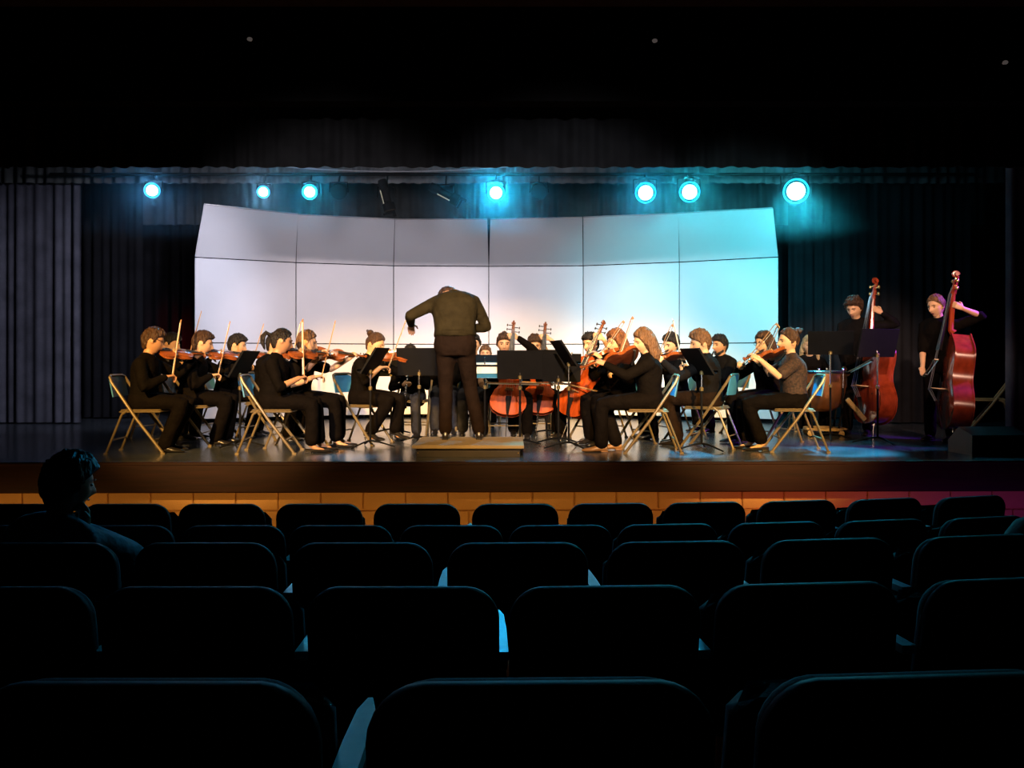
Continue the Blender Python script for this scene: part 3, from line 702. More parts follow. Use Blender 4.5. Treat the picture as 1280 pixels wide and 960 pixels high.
class Person: pass
def person(px, d, rz, label, hair=('short', 'black'), skin='fair', shirt='black', pants='trouser', sleeve='long', lean=6, slean=0, head=(0, 0, 0), scale=1.0,
           stand_=False, knees=None, ankles=None, z0=0.0, armL=None, armR=None, shoe='shoe', glasses=False, seat_h=.53, detail=1, female=False, beard=False, heels=False, wide=1.0, name='person', arm_fn=None, eyes=True, ks=None, hs=1.10, hem=None, hwt=.55, flat=False):
    """arms: (wrist, pole, finger dir, palm normal, curl) in the person's own frame (+Y is forward, +X the right hand)."""
    P = Person(); x, y = X(px, d), d
    P.mat = Matrix.Translation((x, y, z0)) @ Matrix.Rotation(R(rz), 4, 'Z') @ Matrix.Scale(scale, 4)
    t = root(name, label, 'person'); t.location = (x, y, z0); t.rotation_euler = (0, 0, R(rz)); t.scale = (scale,) * 3
    P.root = t
    hz = .93 if stand_ else seat_h
    H = V((0, 0, hz))
    fw_ = .93 if female else 1.0
    ks = ks or (.97 if stand_ else .90)
    # spine
    def dirs(u): a = R(lean) * (.45 + 1.05 * u / .53); sl = R(slean) * (.4 + u); return V((math.sin(sl), math.sin(a), math.cos(a) * math.cos(sl))).normalized()
    N = 22; pts = [H]; 
    for i in range(N): pts.append(pts[-1] + dirs(.53 * i / N) * .53 / N * ks)
    def sp(u):
        if u <= 0: return H + dirs(0) * u
        k = min(N - 1, int(u / .53 * N)); f = u / .53 * N - k; return pts[k].lerp(pts[k + 1], f)
    def fr(u): t_ = dirs(max(0, u)); xr = V((1, 0, 0)); xr = (xr - t_ * xr.dot(t_)).normalized(); return xr, t_.cross(xr), t_
    TOR = [(-.12, .13, .10), (-.06, .168, .125), (.0, .178, .128), (.08, .165, .118), (.16, .155, .112), (.26, .165, .120), (.35, .182, .122), (.42, .182, .108), (.465, .150, .088), (.50, .095, .068), (.525, .062, .058)]
    def torso(b, inf, u0=-.12, u1=.53):
        rings = []
        for u, wx, wy in TOR:
            if u < u0 or u > u1: continue
            c = sp(u); xr, yr, _ = fr(u); wx_, wy_ = wx * fw_ * wide + inf, wy * (1 if not female or u < .2 or u > .42 else 1.08) * wide + inf
            rings.append([c + xr * math.copysign(abs(math.cos(q)) ** .8, math.cos(q)) * wx_ + yr * math.copysign(abs(math.sin(q)) ** .85, math.sin(q)) * wy_ for q in [2 * PI * j / 20 for j in range(20)]])
        b.loft(rings)
    NB = sp(.52); xr, yr, tr_ = fr(.52)
    hy, hp, hr = (R(a) for a in head)
    # head frame: yaw to the player's left positive, pitch down positive, roll to the left shoulder positive
    HM = Matrix.Rotation(hy, 3, 'Z') @ Matrix.Rotation(-hp, 3, 'X') @ Matrix.Rotation(-hr, 3, 'Y')
    tb = (tr_ * .5 + V((0, 0, 1)) * .5).normalized()
    up = (HM @ V((0, 0, 1)) * hwt + tb * (1 - hwt)).normalized()
    HC = NB + tb * .022 + up * .118 * hs + (HM @ V((0, 1, 0))) * .024
    HM = HM @ Matrix.Scale(hs, 3)
    P.NB, P.HC, P.HM = NB, HC, HM
    SH = {-1: sp(.425) - xr * .180 * fw_ * wide, 1: sp(.425) + xr * .180 * fw_ * wide}
    P.SH = SH
    if arm_fn: armL, armR = arm_fn(P)
    arms = {}
    for s, a in ((-1, armL), (1, armR)):
        if a is None: a = (V((s * .14, .30, hz + .10)) if not stand_ else V((s * .26, .10, hz - .02)), (s * .7, -.5, -.3), (0, .8, -.5) if not stand_ else (0, .2, -1), (0, 0, -1) if not stand_ else (-s, 0, 0), 25)
        w0 = V(a[0]); E, w1 = ik(SH[s], w0, .285, .25, a[1])
        arms[s] = (SH[s], E, w1, V(a[2]), V(a[3]), a[4])
    legs = {}
    for s in (-1, 1):
        hj = H + V((s * .095, 0, 0))
        if stand_: kn = V(knees[0 if s < 0 else 1]) if knees else V((s * .11, .03, .50)); an = V(ankles[0 if s < 0 else 1]) if ankles else V((s * .12, 0, .085))
        else: kn = V(knees[0 if s < 0 else 1]) if knees else V((s * .115, .43, .505)); an = V(ankles[0 if s < 0 else 1]) if ankles else V((s * .12, .36, .085))
        legs[s] = (hj, kn, an)
    # ---- body: one continuous skin
    b = MB(); torso(b, -.016)
    b.tube([NB - tr_ * .06, NB, NB + (HC - NB) * .45, HC - up * .02], [.060, .054 * fw_, .050 * fw_, .05], 14)
    rings = []
    for dd in sphere_dirs(36, 26): rings.append([HC + HM @ head_point(q) for q in dd])
    b.loft(rings)
    for s in (-1, 1): b.ball(HC + HM @ V((s * .073, -.008, -.004)), (.011, .020, .031), 10, 8, HM @ Matrix.Rotation(s * -.35, 3, 'Z'))
    for s in (-1, 1):
        S, E, Wr, f, n, cu = arms[s]
        b.tube([S, S.lerp(E, .4), E, E.lerp(Wr, .35), Wr], [.048, .042, .037, .036, .025], 12, True)
        hand(b, Wr, f, n, s, cu)
        hj, kn, an = legs[s]
        b.tube([hj, hj.lerp(kn, .5), kn, kn.lerp(an, .3), an], [.07, .062, .048, .048, .034], 12, True)
        b.tube([an, an + V((0, .05, -.045)), an + V((0, .12, -.058))], [.030, .026, .017], 10, True)
    bo = remesh('body', b, SKIN[skin], t, .0075 if detail else .010, 1, .34)
    # ---- shirt
    b = MB(); torso(b, .012 if hem is None else .03, hem if hem is not None else (-.13 if not stand_ else -.09), .5)
    if hem is not None: b.tube([sp(hem - .01), sp(hem + .04)], [.158 * wide, .178 * wide], 20)
    for s in (-1, 1):
        S, E, Wr, f, n, cu = arms[s]
        if sleeve == 'short': e2 = S.lerp(E, .78); b.tube([S + V((-s * .03, 0, .0)), S, S.lerp(E, .4), e2], [.06, .068, .064, .066], 12, True)
        elif sleeve == 'elbow': e2 = E.lerp(Wr, .12); b.tube([S + V((-s * .03, 0, .0)), S, S.lerp(E, .5), E, e2], [.06, .068, .062, .056, .056], 12, True)
        else:
            b.tube([S + V((-s * .03, 0, .0)), S, S.lerp(E, .45), E.lerp(S, .1), E, E.lerp(Wr, .15), E.lerp(Wr, .5), E.lerp(Wr, .93)], [.06, .07, .063, .057, .055, .054, .048, .039], 12, True)
    # collar and the slope of the shoulders
    b.tube([NB - tr_ * .06, NB - tr_ * .01, NB + tr_ * .022 + yr * .004], [.095, .074 * fw_, .062 * fw_], 14)
    for s in (-1, 1): b.tube([NB - tr_ * .012 + xr * s * .03, NB - tr_ * .035 + xr * s * .10, SH[s] + tr_ * .012], [.048, .055, .058], 10, True)
    rnd = random.Random(hash(label) & 255)
    remesh('shirt', b, CL[shirt], t, .014, 3, .45)
    # ---- trousers
    b = MB(); torso(b, .016, -.13, .09 if hem is None else .17)
    for s in (-1, 1):
        hj, kn, an = legs[s]
        end = kn.lerp(an, .88 if heels or flat else .97)
        if stand_: b.tube([hj + V((0, 0, .03)), hj.lerp(kn, .3), hj.lerp(kn, .7), kn, kn.lerp(an, .4), end], [.095, .098, .082, .071, .068, .066], 12, True)
        else: b.tube([hj, hj.lerp(kn, .4), kn.lerp(hj, .12), kn, kn.lerp(an, .15), kn.lerp(an, .55), end], [.095, .092, .076, .068, .072, .070, .074], 12, True)
    remesh('trousers', b, CL[pants], t, .014, 3, .45)
    # ---- shoes
    for s in (-1, 1):
        an = legs[s][2]; b = MB()
        lift = .045 if heels else 0
        base = an.z - .085
        def sring(yy, wd, zb, zt): return [V((an.x + wd * math.cos(q), an.y + yy, base + (zb + zt) / 2 + (zt - zb) / 2 * math.sin(q))) for q in [2 * PI * j / 12 for j in range(12)]]
        if flat:
            o_sring = sring; sring = lambda yy, wd, zb, zt: o_sring(yy, wd, zb, min(zt, .045 if abs(yy) < .08 else .036))
        b.loft([sring(-.065, .015, .02 + lift, .05 + lift), sring(-.055, .030, .004 + lift, .075 + lift), sring(-.01, .036, .006 + lift * .9, .085 + lift), sring(.05, .038, .006 + lift * .5, .07 + lift * .5), sring(.11, .043, .002, .050), sring(.16, .040, .002, .042), sring(.195, .022, .006, .03), sring(.205, .006, .012, .02)])
        if heels: b.tube([(an.x, an.y - .045, base + lift), (an.x, an.y - .045, base)], [.014, .006], 8)
        else: b.bbox((an.x, an.y - .03, base + .009), (.06, .07, .018), .004)
        part('shoe', b, M[shoe], t)
    # ---- hair
    st, hc = hair; b = MB()
    th = {'short': .021, 'crop': .010, 'curly': .030, 'ponytail': .013, 'bun': .013, 'long': .020, 'wavy': .030, 'back': .015}[st]
    rn = random.Random(len(label) * 7 + 3); ph = [rn.random() * 6 for _ in range(6)]
    rings = []
    back_lim = {'short': -.80, 'crop': -.72, 'curly': -.84, 'ponytail': -.74, 'bun': -.74, 'long': -.95, 'wavy': -.95, 'back': -.78}[st]
    for dd in sphere_dirs(52, 38):
        rg = []
        for q in dd:
            phi = math.degrees(math.atan2(abs(q.x), q.y))          # 0 at the face, 180 at the nape
            top = .60 if st in ('ponytail', 'bun', 'back') else .50
            tab = [(0, top), (30, top - .03), (58, .36), (74, .16), (84, -.22), (94, -.24), (100, .02), (114, -.02), (126, -.45), (140, back_lim), (181, back_lim)]
            if st in ('long', 'wavy'): tab = [(0, .52), (30, .48), (52, .30), (66, -.1), (76, -.5), (92, -.8), (181, -.95)]
            for (a0, v0), (a1, v1) in zip(tab, tab[1:]):
                if a0 <= phi <= a1: hl = v0 + (v1 - v0) * (phi - a0) / (a1 - a0)
            m_ = sstep(-.02, .10, q.z - hl)
            nz = .3 * math.sin(9 * q.x + ph[0]) * math.sin(8 * q.z + ph[1]) + .25 * math.sin(17 * q.y + ph[2]) * math.sin(15 * q.x + ph[3])
            if st in ('curly', 'wavy', 'short'): nz += .3 * math.sin(26 * q.x + ph[4]) * math.sin(24 * q.z + 22 * q.y + ph[5])
            p = head_point(q)
            n_ = V((q.x, q.y, q.z)).normalized()
            off = (-.012) * (1 - m_) + m_ * th * (1 + nz * .75) * (.75 + .5 * max(0, q.z)) + (m_ * .012 * sstep(.1, .9, q.y) * sstep(.3, .6, q.z) if st in ('short', 'curly') else 0)
            rg.append(HC + HM @ (p + n_ * off))
        rings.append(rg)
    b.loft(rings)
    hm = lambda *p: HC + HM @ V(p)
    down = V((0, 0, -1))
    if st == 'ponytail':
        b.ball(hm(0, -.105, .03), (.026, .022, .026), 10, 8)
        p0 = hm(0, -.105, .03); bk = HM @ V((0, -1, 0))
        b.tube([p0, p0 + bk * .045 + V((0, 0, .012)), p0 + bk * .075 + down * .035, p0 + bk * .08 + down * .10, p0 + bk * .06 + down * .16], [.018, .024, .027, .024, .008], 10, True)
    if st == 'bun':
        b.ball(hm(0, -.095, .085), (.042, .040, .040), 14, 10); b.tube([hm(.035, -.095, .085), hm(0, -.135, .095), hm(-.035, -.095, .085)], .016, 8, True)
    if st in ('long', 'wavy'):
        ln = .26 if st == 'long' else .30
        for k in range(17):
            a = PI * (-.02 + 1.04 * k / 16)
            x0, y0 = math.cos(a) * .078, -math.sin(a) * .092 - .01
            p0 = hm(x0, y0, .035); p1 = hm(x0 * 1.18, y0 * 1.1 - .005, -.06)
            j = rn.uniform(-.018, .018)
            p2 = p1 + down * (.09 + j) + HM @ V((x0 * .12 + j * .5, -.012 + j, 0)); p3 = p1 + down * (ln - .09 + 2 * j) + HM @ V((x0 * .05 - j, -.02, 0))
            b.tube([p0, p1, p2, p3], [.020, .026, .025, .010], 8, True)
        remesh('hair', b, HAIR[hc], t, .0095, 1, .6)
    else:
        part('hair', b, HAIR[hc], t, True, 180)
    if beard:
        b = MB()
        for dd in sphere_dirs(30, 22):
            pass
        for k in range(15):
            a = PI * k / 14; b.ball(HC + HM @ V((math.cos(a) * .060, .015 + math.sin(a) * .058, -.070 - .030 * math.sin(a))), (.011, .011, .019), 8, 6)
        part('beard', b, HAIR[hc], t, True, 180)
    # ---- face
    if eyes:
        for s in (-1, 1):
            b = MB(); q = V((s * .031, 0, .010)); 
            b.ball(hm(s * .031, .0795, .008), (.0105, .006, .0052), 10, 6, HM); part('eye', b, M['eye'], t)
            b = MB(); b.tube([hm(s * .014, .093, .027), hm(s * .031, .0925, .032), hm(s * .050, .080, .027)], [.0035, .0042, .002], 6, True); part('eyebrow', b, HAIR[hc], t)
        b = MB(); b.tube([hm(-.021, .083, -.057), hm(-.008, .0935, -.055), hm(.008, .0935, -.055), hm(.021, .083, -.057)], [.002, .0048, .0048, .002], 6, True); part('lips', b, M['lips'], t)
    if glasses:
        b = MB()
        for s in (-1, 1):
            cpt = [hm(s * .032 + .022 * math.cos(a), .100 - .006 * abs(math.cos(a)), .008 + .017 * math.sin(a)) for a in [2 * PI * k / 12 for k in range(13)]]
            b.tube(cpt, .0024, 5)
            b.tube([hm(s * .054, .094, .012), hm(s * .078, .03, .012), hm(s * .076, -.01, .008)], .0022, 5)
        b.tube([hm(-.011, .101, .010), hm(.011, .101, .010)], .0024, 5)
        part('glasses', b, M['frame'], t)
    return P

def w(P, p): return P.mat @ V(p)
def wmat(P, xa, ya, za, o):
    m = P.mat.to_3x3(); s = P.mat.to_scale().x
    return basis((m @ xa).normalized(), (m @ ya).normalized(), (m @ za).normalized(), P.mat @ o)

def fiddler(px, d, rz, who, az=38, el=-4, t=48, h=.36, roll=28, chair_l=None, label=None, seat=True, viola=False, head=(22, 16, 10), azb=4, tail=(-.055, .095, .012), **kw):
    """a seated violin or viola player: person, chair, instrument and bow"""
    box = {}
    def arms(P):
        T = P.NB + V(tail)
        dr = Matrix.Rotation(R(az), 3, 'Z') @ V((0, math.cos(R(el)), math.sin(R(el))))
        side = dr.cross(V((0, 0, 1))).normalized(); n0 = side.cross(dr).normalized()
        n = (n0 * math.cos(R(roll)) + side * math.sin(R(roll))).normalized(); lat = dr.cross(n).normalized()
        c = T + dr * .165 + n * .105
        sb = V((math.cos(R(azb)), math.sin(R(azb)), 0)); bf = (sb * math.cos(R(t)) - V((0, 0, 1)) * math.sin(R(t))).normalized()
        F = c + bf * h
        ff = (dr * .6 - n0 * .25 - bf * .45).normalized()
        WR = F - ff * .085 + n0 * .03 - side * .0
        G = T + dr * .445 + n * .03
        WL = G - n * .070 - lat * .035 - dr * .02
        box.update(T=T, dr=dr, n=n, lat=lat, F=F, bf=bf, c=c)
        aL = (WL, (-.35, .1, -1), n * .8 + dr * .35 + lat * .15, lat, 45)
        aR = (WR, (.75, -.35, -.75), ff, -n0 * .8 + bf * .5, 62)
        return aL, aR
    P = person(px, d, rz, label or f'seated {who}', arm_fn=arms, head=head, **kw)
    kind = 'viola' if viola else 'violin'
    T, dr, n, lat, F, bf, c = (box[k] for k in ('T', 'dr', 'n', 'lat', 'F', 'bf', 'c'))
    sc_ = 1.1 if viola else 1.0
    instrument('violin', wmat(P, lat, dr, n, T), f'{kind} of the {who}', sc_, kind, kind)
    zx = (n - bf * n.dot(bf)).normalized(); bow('violin', wmat(P, (-bf).cross(zx), -bf, zx, F), f'bow of the {who}')
    if seat: chair((X(px, d), d, 0), R(rz), chair_l or f'tan folding chair under the {who}')
    return P

# ------------------------------------------------------------------ first violins, at the left
fiddler(180, 8.45, -86, 'man in glasses at the far left end of the orchestra', az=46, el=-3, t=57, h=.40, azb=6, hair=('short', 'brown'), skin='mid', glasses=True,
        lean=5, ankles=[(-.12, .20, .085), (.10, .24, .085)], chair_l='tan folding chair with blue back at the far left, under the man in glasses')
fiddler(203, 10.0, -104, 'young man half hidden behind the man in glasses', az=48, t=66, h=.22, azb=0, hair=('short', 'black'), lean=6, detail=1)
fiddler(239, 9.2, -86, 'dark-haired man behind the leftmost slanted music stand', az=38, t=60, h=.38, azb=-6, hair=('short', 'brown'), lean=9,
        ankles=[(-.12, .36, .085), (.12, .30, .085)])
fiddler(283, 10.3, -96, 'dark-haired player mostly hidden behind the leftmost slanted music stand', az=38, t=50, h=.30, hair=('short', 'black'), lean=10, detail=0)
fiddler(333, 9.9, -106, 'player hidden behind the ponytailed woman', az=70, t=62, h=.36, hair=('short', 'black'), lean=8, detail=0)
fiddler(340, 8.45, -86, 'woman with a dark ponytail', az=46, el=-3, t=60, h=.40, azb=12, hair=('ponytail', 'black'), skin='mid', female=True, sleeve='elbow', flat=True,
        lean=6, ankles=[(-.10, .46, .085), (.11, .42, .085)], chair_l='tan folding chair under the woman with a dark ponytail')
fiddler(373, 8.95, -92, 'fair woman with pulled-back reddish hair', az=22, el=-4, t=60, h=.38, azb=-10, roll=42, hair=('back', 'lightbrown'), female=True, sleeve='short', flat=True,
        lean=5, ankles=[(-.11, .42, .085), (.11, .44, .085)])
fiddler(453, 9.35, -112, 'woman with a hair bun behind the slanted stand', az=35, el=-6, t=50, h=.30, roll=36, hair=('bun', 'brown'), female=True, sleeve='elbow',
        lean=12, head=(8, 24, 6), ankles=[(-.14, .34, .13), (.12, .16, .13)], heels=True)

# ------------------------------------------------------------------ wind players behind the podium
def wind(px, d, rz, who, **kw):
    box = {}
    def arms(P):
        m = P.HC + P.HM @ V((0, .10, -.055)); e = m + V((0, .26, -.42))
        box.update(m=m, e=e)
        a, c = m.lerp(e, .35), m.lerp(e, .68)
        return ((a + V((-.065, -.05, -.03)), (-.7, 0, -.8), (.5, .6, .1), (1, .1, 0), 45), (c + V((.065, -.05, -.03)), (.7, 0, -.8), (-.5, .6, .1), (-1, .1, 0), 45))
    P = person(px, d, rz, f'seated {who}', arm_fn=arms, **kw)
    t = root('clarinet', f'black clarinet played by the {who}', 'clarinet', group='clarinets')
    dr = (box['e'] - box['m']).normalized(); xa = V((1, 0, 0)); xa = (xa - dr * xa.dot(dr)).normalized()
    t.matrix_world = wmat(P, xa, dr, xa.cross(dr), box['m'])
    b = MB(); b.lathe([(.004, 0), (.008, .02), (.012, .07), (.0125, .08)], 12, rot=Matrix.Rotation(R(-90), 3, 'X')); part('mouthpiece', b, M['ebony'], t)
    b = MB(); b.lathe([(.0125, .08), (.013, .3), (.014, .52), (.02, .58), (.036, .64), (.034, .64), (.01, .6)], 14, rot=Matrix.Rotation(R(-90), 3, 'X')); part('tube', b, M['ebony'], t)
    b = MB()
    for k in range(10): b.bbox((.004 * (-1) ** k, .14 + k * .04, .0155), (.012, .016, .006), .002)
    part('keys', b, M['chrome'], t, False)
    chair((X(px, d), d, 0), R(rz), f'folding chair under the {who}')
wind(516, 10.4, 176, 'clarinettist with dark hair left of the conductor', hair=('short', 'black'), lean=14, pants='greytrouser', head=(0, 20, 0), detail=0, scale=.9, seat_h=.53)
wind(556, 10.9, 184, 'player hidden directly behind the conductor', hair=('short', 'brown'), lean=8, pants='greytrouser', detail=0)
wind(592, 10.7, 180, 'player seen between the legs of the conductor', hair=('short', 'black'), lean=8, pants='greytrouser', detail=0)
wind(607, 12.0, 180, 'pale player behind the blue folder', hair=('short', 'lightbrown'), lean=6, detail=0, scale=.9)
wind(676, 11.6, 180, 'blond player behind the wide pair of music stands', hair=('long', 'blond'), lean=6, detail=0, female=True, scale=.93)
wind(906, 11.0, 118, 'bearded man in front of the right-hand shell tower', hair=('short', 'black'), skin='mid', beard=True, lean=6, shirt='charcoal', head=(0, 6, 0))

# ------------------------------------------------------------------ cellists
def cellist(px, d, rz, who, tilt=0, ex=0, nyaw=0, h=.34, seat=True, **kw):
    box = {}; Pd = STR['cello'][0]
    def arms(P):
        E = V((ex, .60, 0)); top = V((-.13 + tilt, .10, 1.33)); dr = (top - E).normalized()
        n = V((math.sin(R(nyaw)), math.cos(R(nyaw)), 0)); n = (n - dr * n.dot(dr)).normalized(); lat = dr.cross(n).normalized()
        T = E + dr * Pd['pin'] - n * Pd['rib'] * .5
        c = T + dr * .36 + n * (Pd['rib'] + Pd['arch'] + Pd['br'] + .028)
        bf = (-lat - dr * .10).normalized(); F = c + bf * h
        WR = F - n * .03 + dr * .075 + bf * .02
        G = T + dr * 1.0 + n * (Pd['rib'] + .02); WL = G - n * .045 + lat * .065
        box.update(T=T, dr=dr, n=n, lat=lat, F=F, bf=bf)
        return ((WL, (-1, .2, -.4), -lat * .8 + n * .5, -n * .3 - lat, 50), (WR, (1, -.2, .1), (-dr * .8 + n * .25 - bf * .2), -n * .7 - bf * .5, 35))
    P = person(px, d, rz, f'seated {who}', arm_fn=arms, knees=[(-.27, .40, .50), (.27, .40, .50)], ankles=[(-.27, .34, .085), (.27, .34, .085)], **kw)
    T, dr, n, lat, F, bf = (box[k] for k in ('T', 'dr', 'n', 'lat', 'F', 'bf'))
    instrument('cello', wmat(P, lat, dr, n, T), f'orange-brown cello held by the {who}')
    bow('cello', wmat(P, -dr, -bf, dr.cross(bf), F), f'bow of the {who}')
    if seat: chair((X(px, d), d, 0), R(rz), f'folding chair under the {who}')
cellist(630, 10.25, 182, 'cellist with short dark hair just right of the conductor', hair=('short', 'brown'), lean=7, head=(0, 8, 0), tilt=.02)
cellist(668, 10.6, 180, 'middle cellist behind the pair of stands', hair=('short', 'brown'), lean=10, head=(0, 16, 0), female=True, sleeve='short', skin='fair', tilt=0)
cellist(747, 10.0, 128, 'cellist whose cello tilts in front of the violists', hair=('short', 'black'), lean=10, head=(10, 10, 0), sleeve='short', tilt=-.08, nyaw=-12)

# ------------------------------------------------------------------ violas and second violins, at the right
fiddler(812, 8.5, 86, 'woman with long auburn hair seated at the front edge', az=24, el=-14, t=52, h=.30, azb=24, roll=48, viola=True, hair=('long', 'lightbrown'), female=True, lean=3,
        knees=[(-.10, .50, .50), (.12, .46, .50)], ankles=[(-.10, .50, .085), (.12, .34, .085)], shoe='shoe_tan', heels=False, chair_l='tan folding chair under the woman with long auburn hair', shirt='black')
fiddler(779, 9.3, 116, 'red-haired girl facing out beside the long-haired woman', az=30, t=40, h=.3, viola=True, hair=('wavy', 'auburn'), female=True, lean=6, head=(0, 10, 0))
fiddler(846, 10.0, 104, 'dark-haired man seated in front of the fifth shell tower', az=46, el=-16, t=45, h=.3, viola=True, hair=('short', 'black'), lean=6, head=(24, 18, 8), shirt='charcoal')
fiddler(887, 8.95, 62, 'brown-haired player seen from behind at the slanted stand', az=44, el=-8, t=45, h=.3, hair=('short', 'lightbrown'), lean=6, pants='brown', shirt='charcoal',
        knees=[(-.10, .46, .52), (.16, .46, .50)], ankles=[(-.10, .34, .085), (.14, .40, .085)])
fiddler(962, 9.5, 112, 'young woman in glasses with brown hair', az=38, el=-10, t=40, h=.3, hair=('long', 'brown'), female=True, glasses=True, lean=6, head=(6, 10, 6),
        knees=[(-.12, .48, .50), (.12, .46, .50)], ankles=[(-.12, .46, .085), (.12, .40, .085)])
fiddler(992, 8.6, 84, 'woman in a lace top with dark pinned-up hair', az=40, el=-7, t=30, h=.30, roll=36, hair=('bun', 'brown'), female=True, shirt='lace', sleeve='short', flat=True, lean=3, head=(14, 6, 10),
        knees=[(-.11, .50, .50), (.11, .46, .50)], ankles=[(-.11, .34, .085), (.11, .40, .085)], chair_l='tan folding chair with blue back under the woman in a lace top')

# ------------------------------------------------------------------ percussionist and timpani
person(1010, 11.1, 172, 'blond percussionist seated behind the copper timpani', ('long', 'blond'), 'fair', 'charcoal', lean=10, head=(-8, 6, 0), female=True, detail=0)
chair((X(1010, 11.1), 11.1, 0), R(172), 'folding chair under the blond percussionist')
tx, ty = X(1029, 10.35), 10.35
t = root('timpani', 'copper timpani drum behind the woman in a lace top', 'timpani', (tx, ty, 0))
b = MB(); b.lathe([(.01, .30), (.10, .305), (.19, .36), (.245, .48), (.27, .62), (.275, .78)], 32); part('kettle', b, M['copper'], t)
b = MB(); b.lathe([(.275, .79), (.292, .785), (.295, .805), (.28, .815), (.27, .812)], 32); part('hoop', b, M['chrome'], t)
b = MB(); b.lathe([(.274, .79), (.27, .812), (.15, .813), (.002, .813)], 32); part('drum_head', b, M['drum_head'], t)
for k in range(6):
    a = k * PI / 3; cx_, sx_ = math.cos(a), math.sin(a)
    b = MB(); b.tube([(cx_ * .295, sx_ * .295, .81), (cx_ * .295, sx_ * .295, .60)], .009, 8); b.ball((cx_ * .295, sx_ * .295, .83), .018, 8, 6); part('tuning_rod', b, M['chrome'], t)
for k in range(4):
    a = k * PI / 2 + .6; cx_, sx_ = math.cos(a), math.sin(a)
    b = MB(); b.tube([(cx_ * .285, sx_ * .285, .66), (cx_ * .26, sx_ * .26, .28), (cx_ * .22, sx_ * .22, .1)], .014, 8); part('strut', b, M['black_metal'], t)
    b = MB(); b.lathe([(.03, -.012), (.036, -.008), (.036, .008), (.03, .012)], 14, (cx_ * .26, sx_ * .26, .036), Matrix.Rotation(R(90), 3, 'X')); part('caster', b, M['wood'], t)
b = MB(); b.lathe([(.20, .07), (.24, .07), (.24, .1), (.20, .1), (.20, .07)], 28); b.bbox((0, -.1, .085), (.5, .05, .03), .008); part('base_ring', b, M['wood'], t)

# ------------------------------------------------------------------ double basses
def bassist(px, d, rz, who, pin, scroll, nrm, bass_label, gpos=1.42, h=.14, **kw):
    Pd = STR['bass'][0]
    pin, scroll, nrm = V(pin), V(scroll), V(nrm)
    dr = (scroll - pin).normalized(); n = (nrm - dr * nrm.dot(dr)).normalized(); lat = dr.cross(n).normalized()
    T = pin + dr * Pd['pin'] - n * Pd['rib'] * .5
    s_ = kw.get('scale', 1.0)
    def arms(P):
        inv = P.mat.inverted(); i3 = inv.to_3x3()
        c = T + dr * .64 + n * (Pd['rib'] + Pd['arch'] + Pd['br'] + .03)
        bf = (-lat - dr * .25 + n * .05).normalized(); F = c + bf * h
        WR = F + dr * .07 + bf * .03
        G = T + dr * gpos + n * (Pd['rib'] - .01)
        WL = G + lat * .045 - n * .085 - dr * .03
        P.bw = (F, bf)
        L = lambda q: (i3 @ q).normalized()
        return ((inv @ WL, L(V((1, .1, -.35))), L(n * .85 + dr * .4), L(-lat), 55), (inv @ WR, L(-lat + V((0, 0, -.1))), L(-dr * .9 - bf * .2), L(-bf * .8 - n * .3), 40))
    P = person(px, d, rz, f'standing {who}', stand_=True, arm_fn=arms, **kw)
    instrument('bass', basis(lat, dr, n, T), bass_label)
    F, bf = P.bw
    bow('bass', basis(-dr, -bf, dr.cross(bf), F), f'bow of the {who}')
bassist(1072, 10.45, 145, 'bassist with short curly brown hair', (X(1091, 10.05), 10.05, 0), (X(1103, 10.3), 10.3, 1.93), (-.99, -.08, .0), 'red-brown double bass of the curly-haired bassist, behind the music stand',
        hair=('curly', 'brown'), lean=8, head=(-12, 24, 0), scale=1.02, shirt='charcoal')
bassist(1176, 9.62, 128, 'bassist in rolled sleeves at the far right', (X(1192, 9.15), 9.15, 0), (X(1206, 9.4), 9.4, 1.92), (-.96, .24, .0), 'red-brown double bass at the far right with violet highlights on its side',
        hair=('back', 'lightbrown'), lean=6, head=(-10, 16, 0), sleeve='elbow', scale=1.0)
b = MB(); a0, a1 = V((X(1057, 9.9), 9.9, Z(499, 9.9))), V((X(1083, 9.8), 9.8, Z(525, 9.8)))
dv = (a1 - a0); b.bbox((0, 0, 0), (dv.length, .03, .055), .006)
o = part('wooden_slat', b, M['wood'], None, False); o.location = (a0 + a1) / 2; o.rotation_euler = (0, math.atan2(-dv.z, dv.x), 0)
tag(o, 'tan wooden slat slanting in front of the legs of the curly-haired bassist', 'slat')

# ------------------------------------------------------------------ conductor
def cond_arms(P):
    return ((V((-.455, .24, 1.14)), (-.8, -.6, -.35), (-.1, .9, -.35), (.3, -.1, -1), 25), (V((.10, .30, 1.10)), (1, -.3, -.5), (-.3, .8, .1), (-.5, 0, -.8), 40))
person(569, 8.62, 2, 'standing conductor with bowed head on the podium, seen from behind', ('short', 'brown'), 'mid', 'olive', 'brown', lean=15, slean=-2, head=(24, 105, 8), scale=1.06, stand_=True, z0=POD,
       knees=[(-.095, .05, .50), (.15, .04, .50)], ankles=[(-.095, -.03, .085), (.235, -.02, .085)], arm_fn=cond_arms, wide=1.12, ks=1.03, hem=.07, hwt=.95)

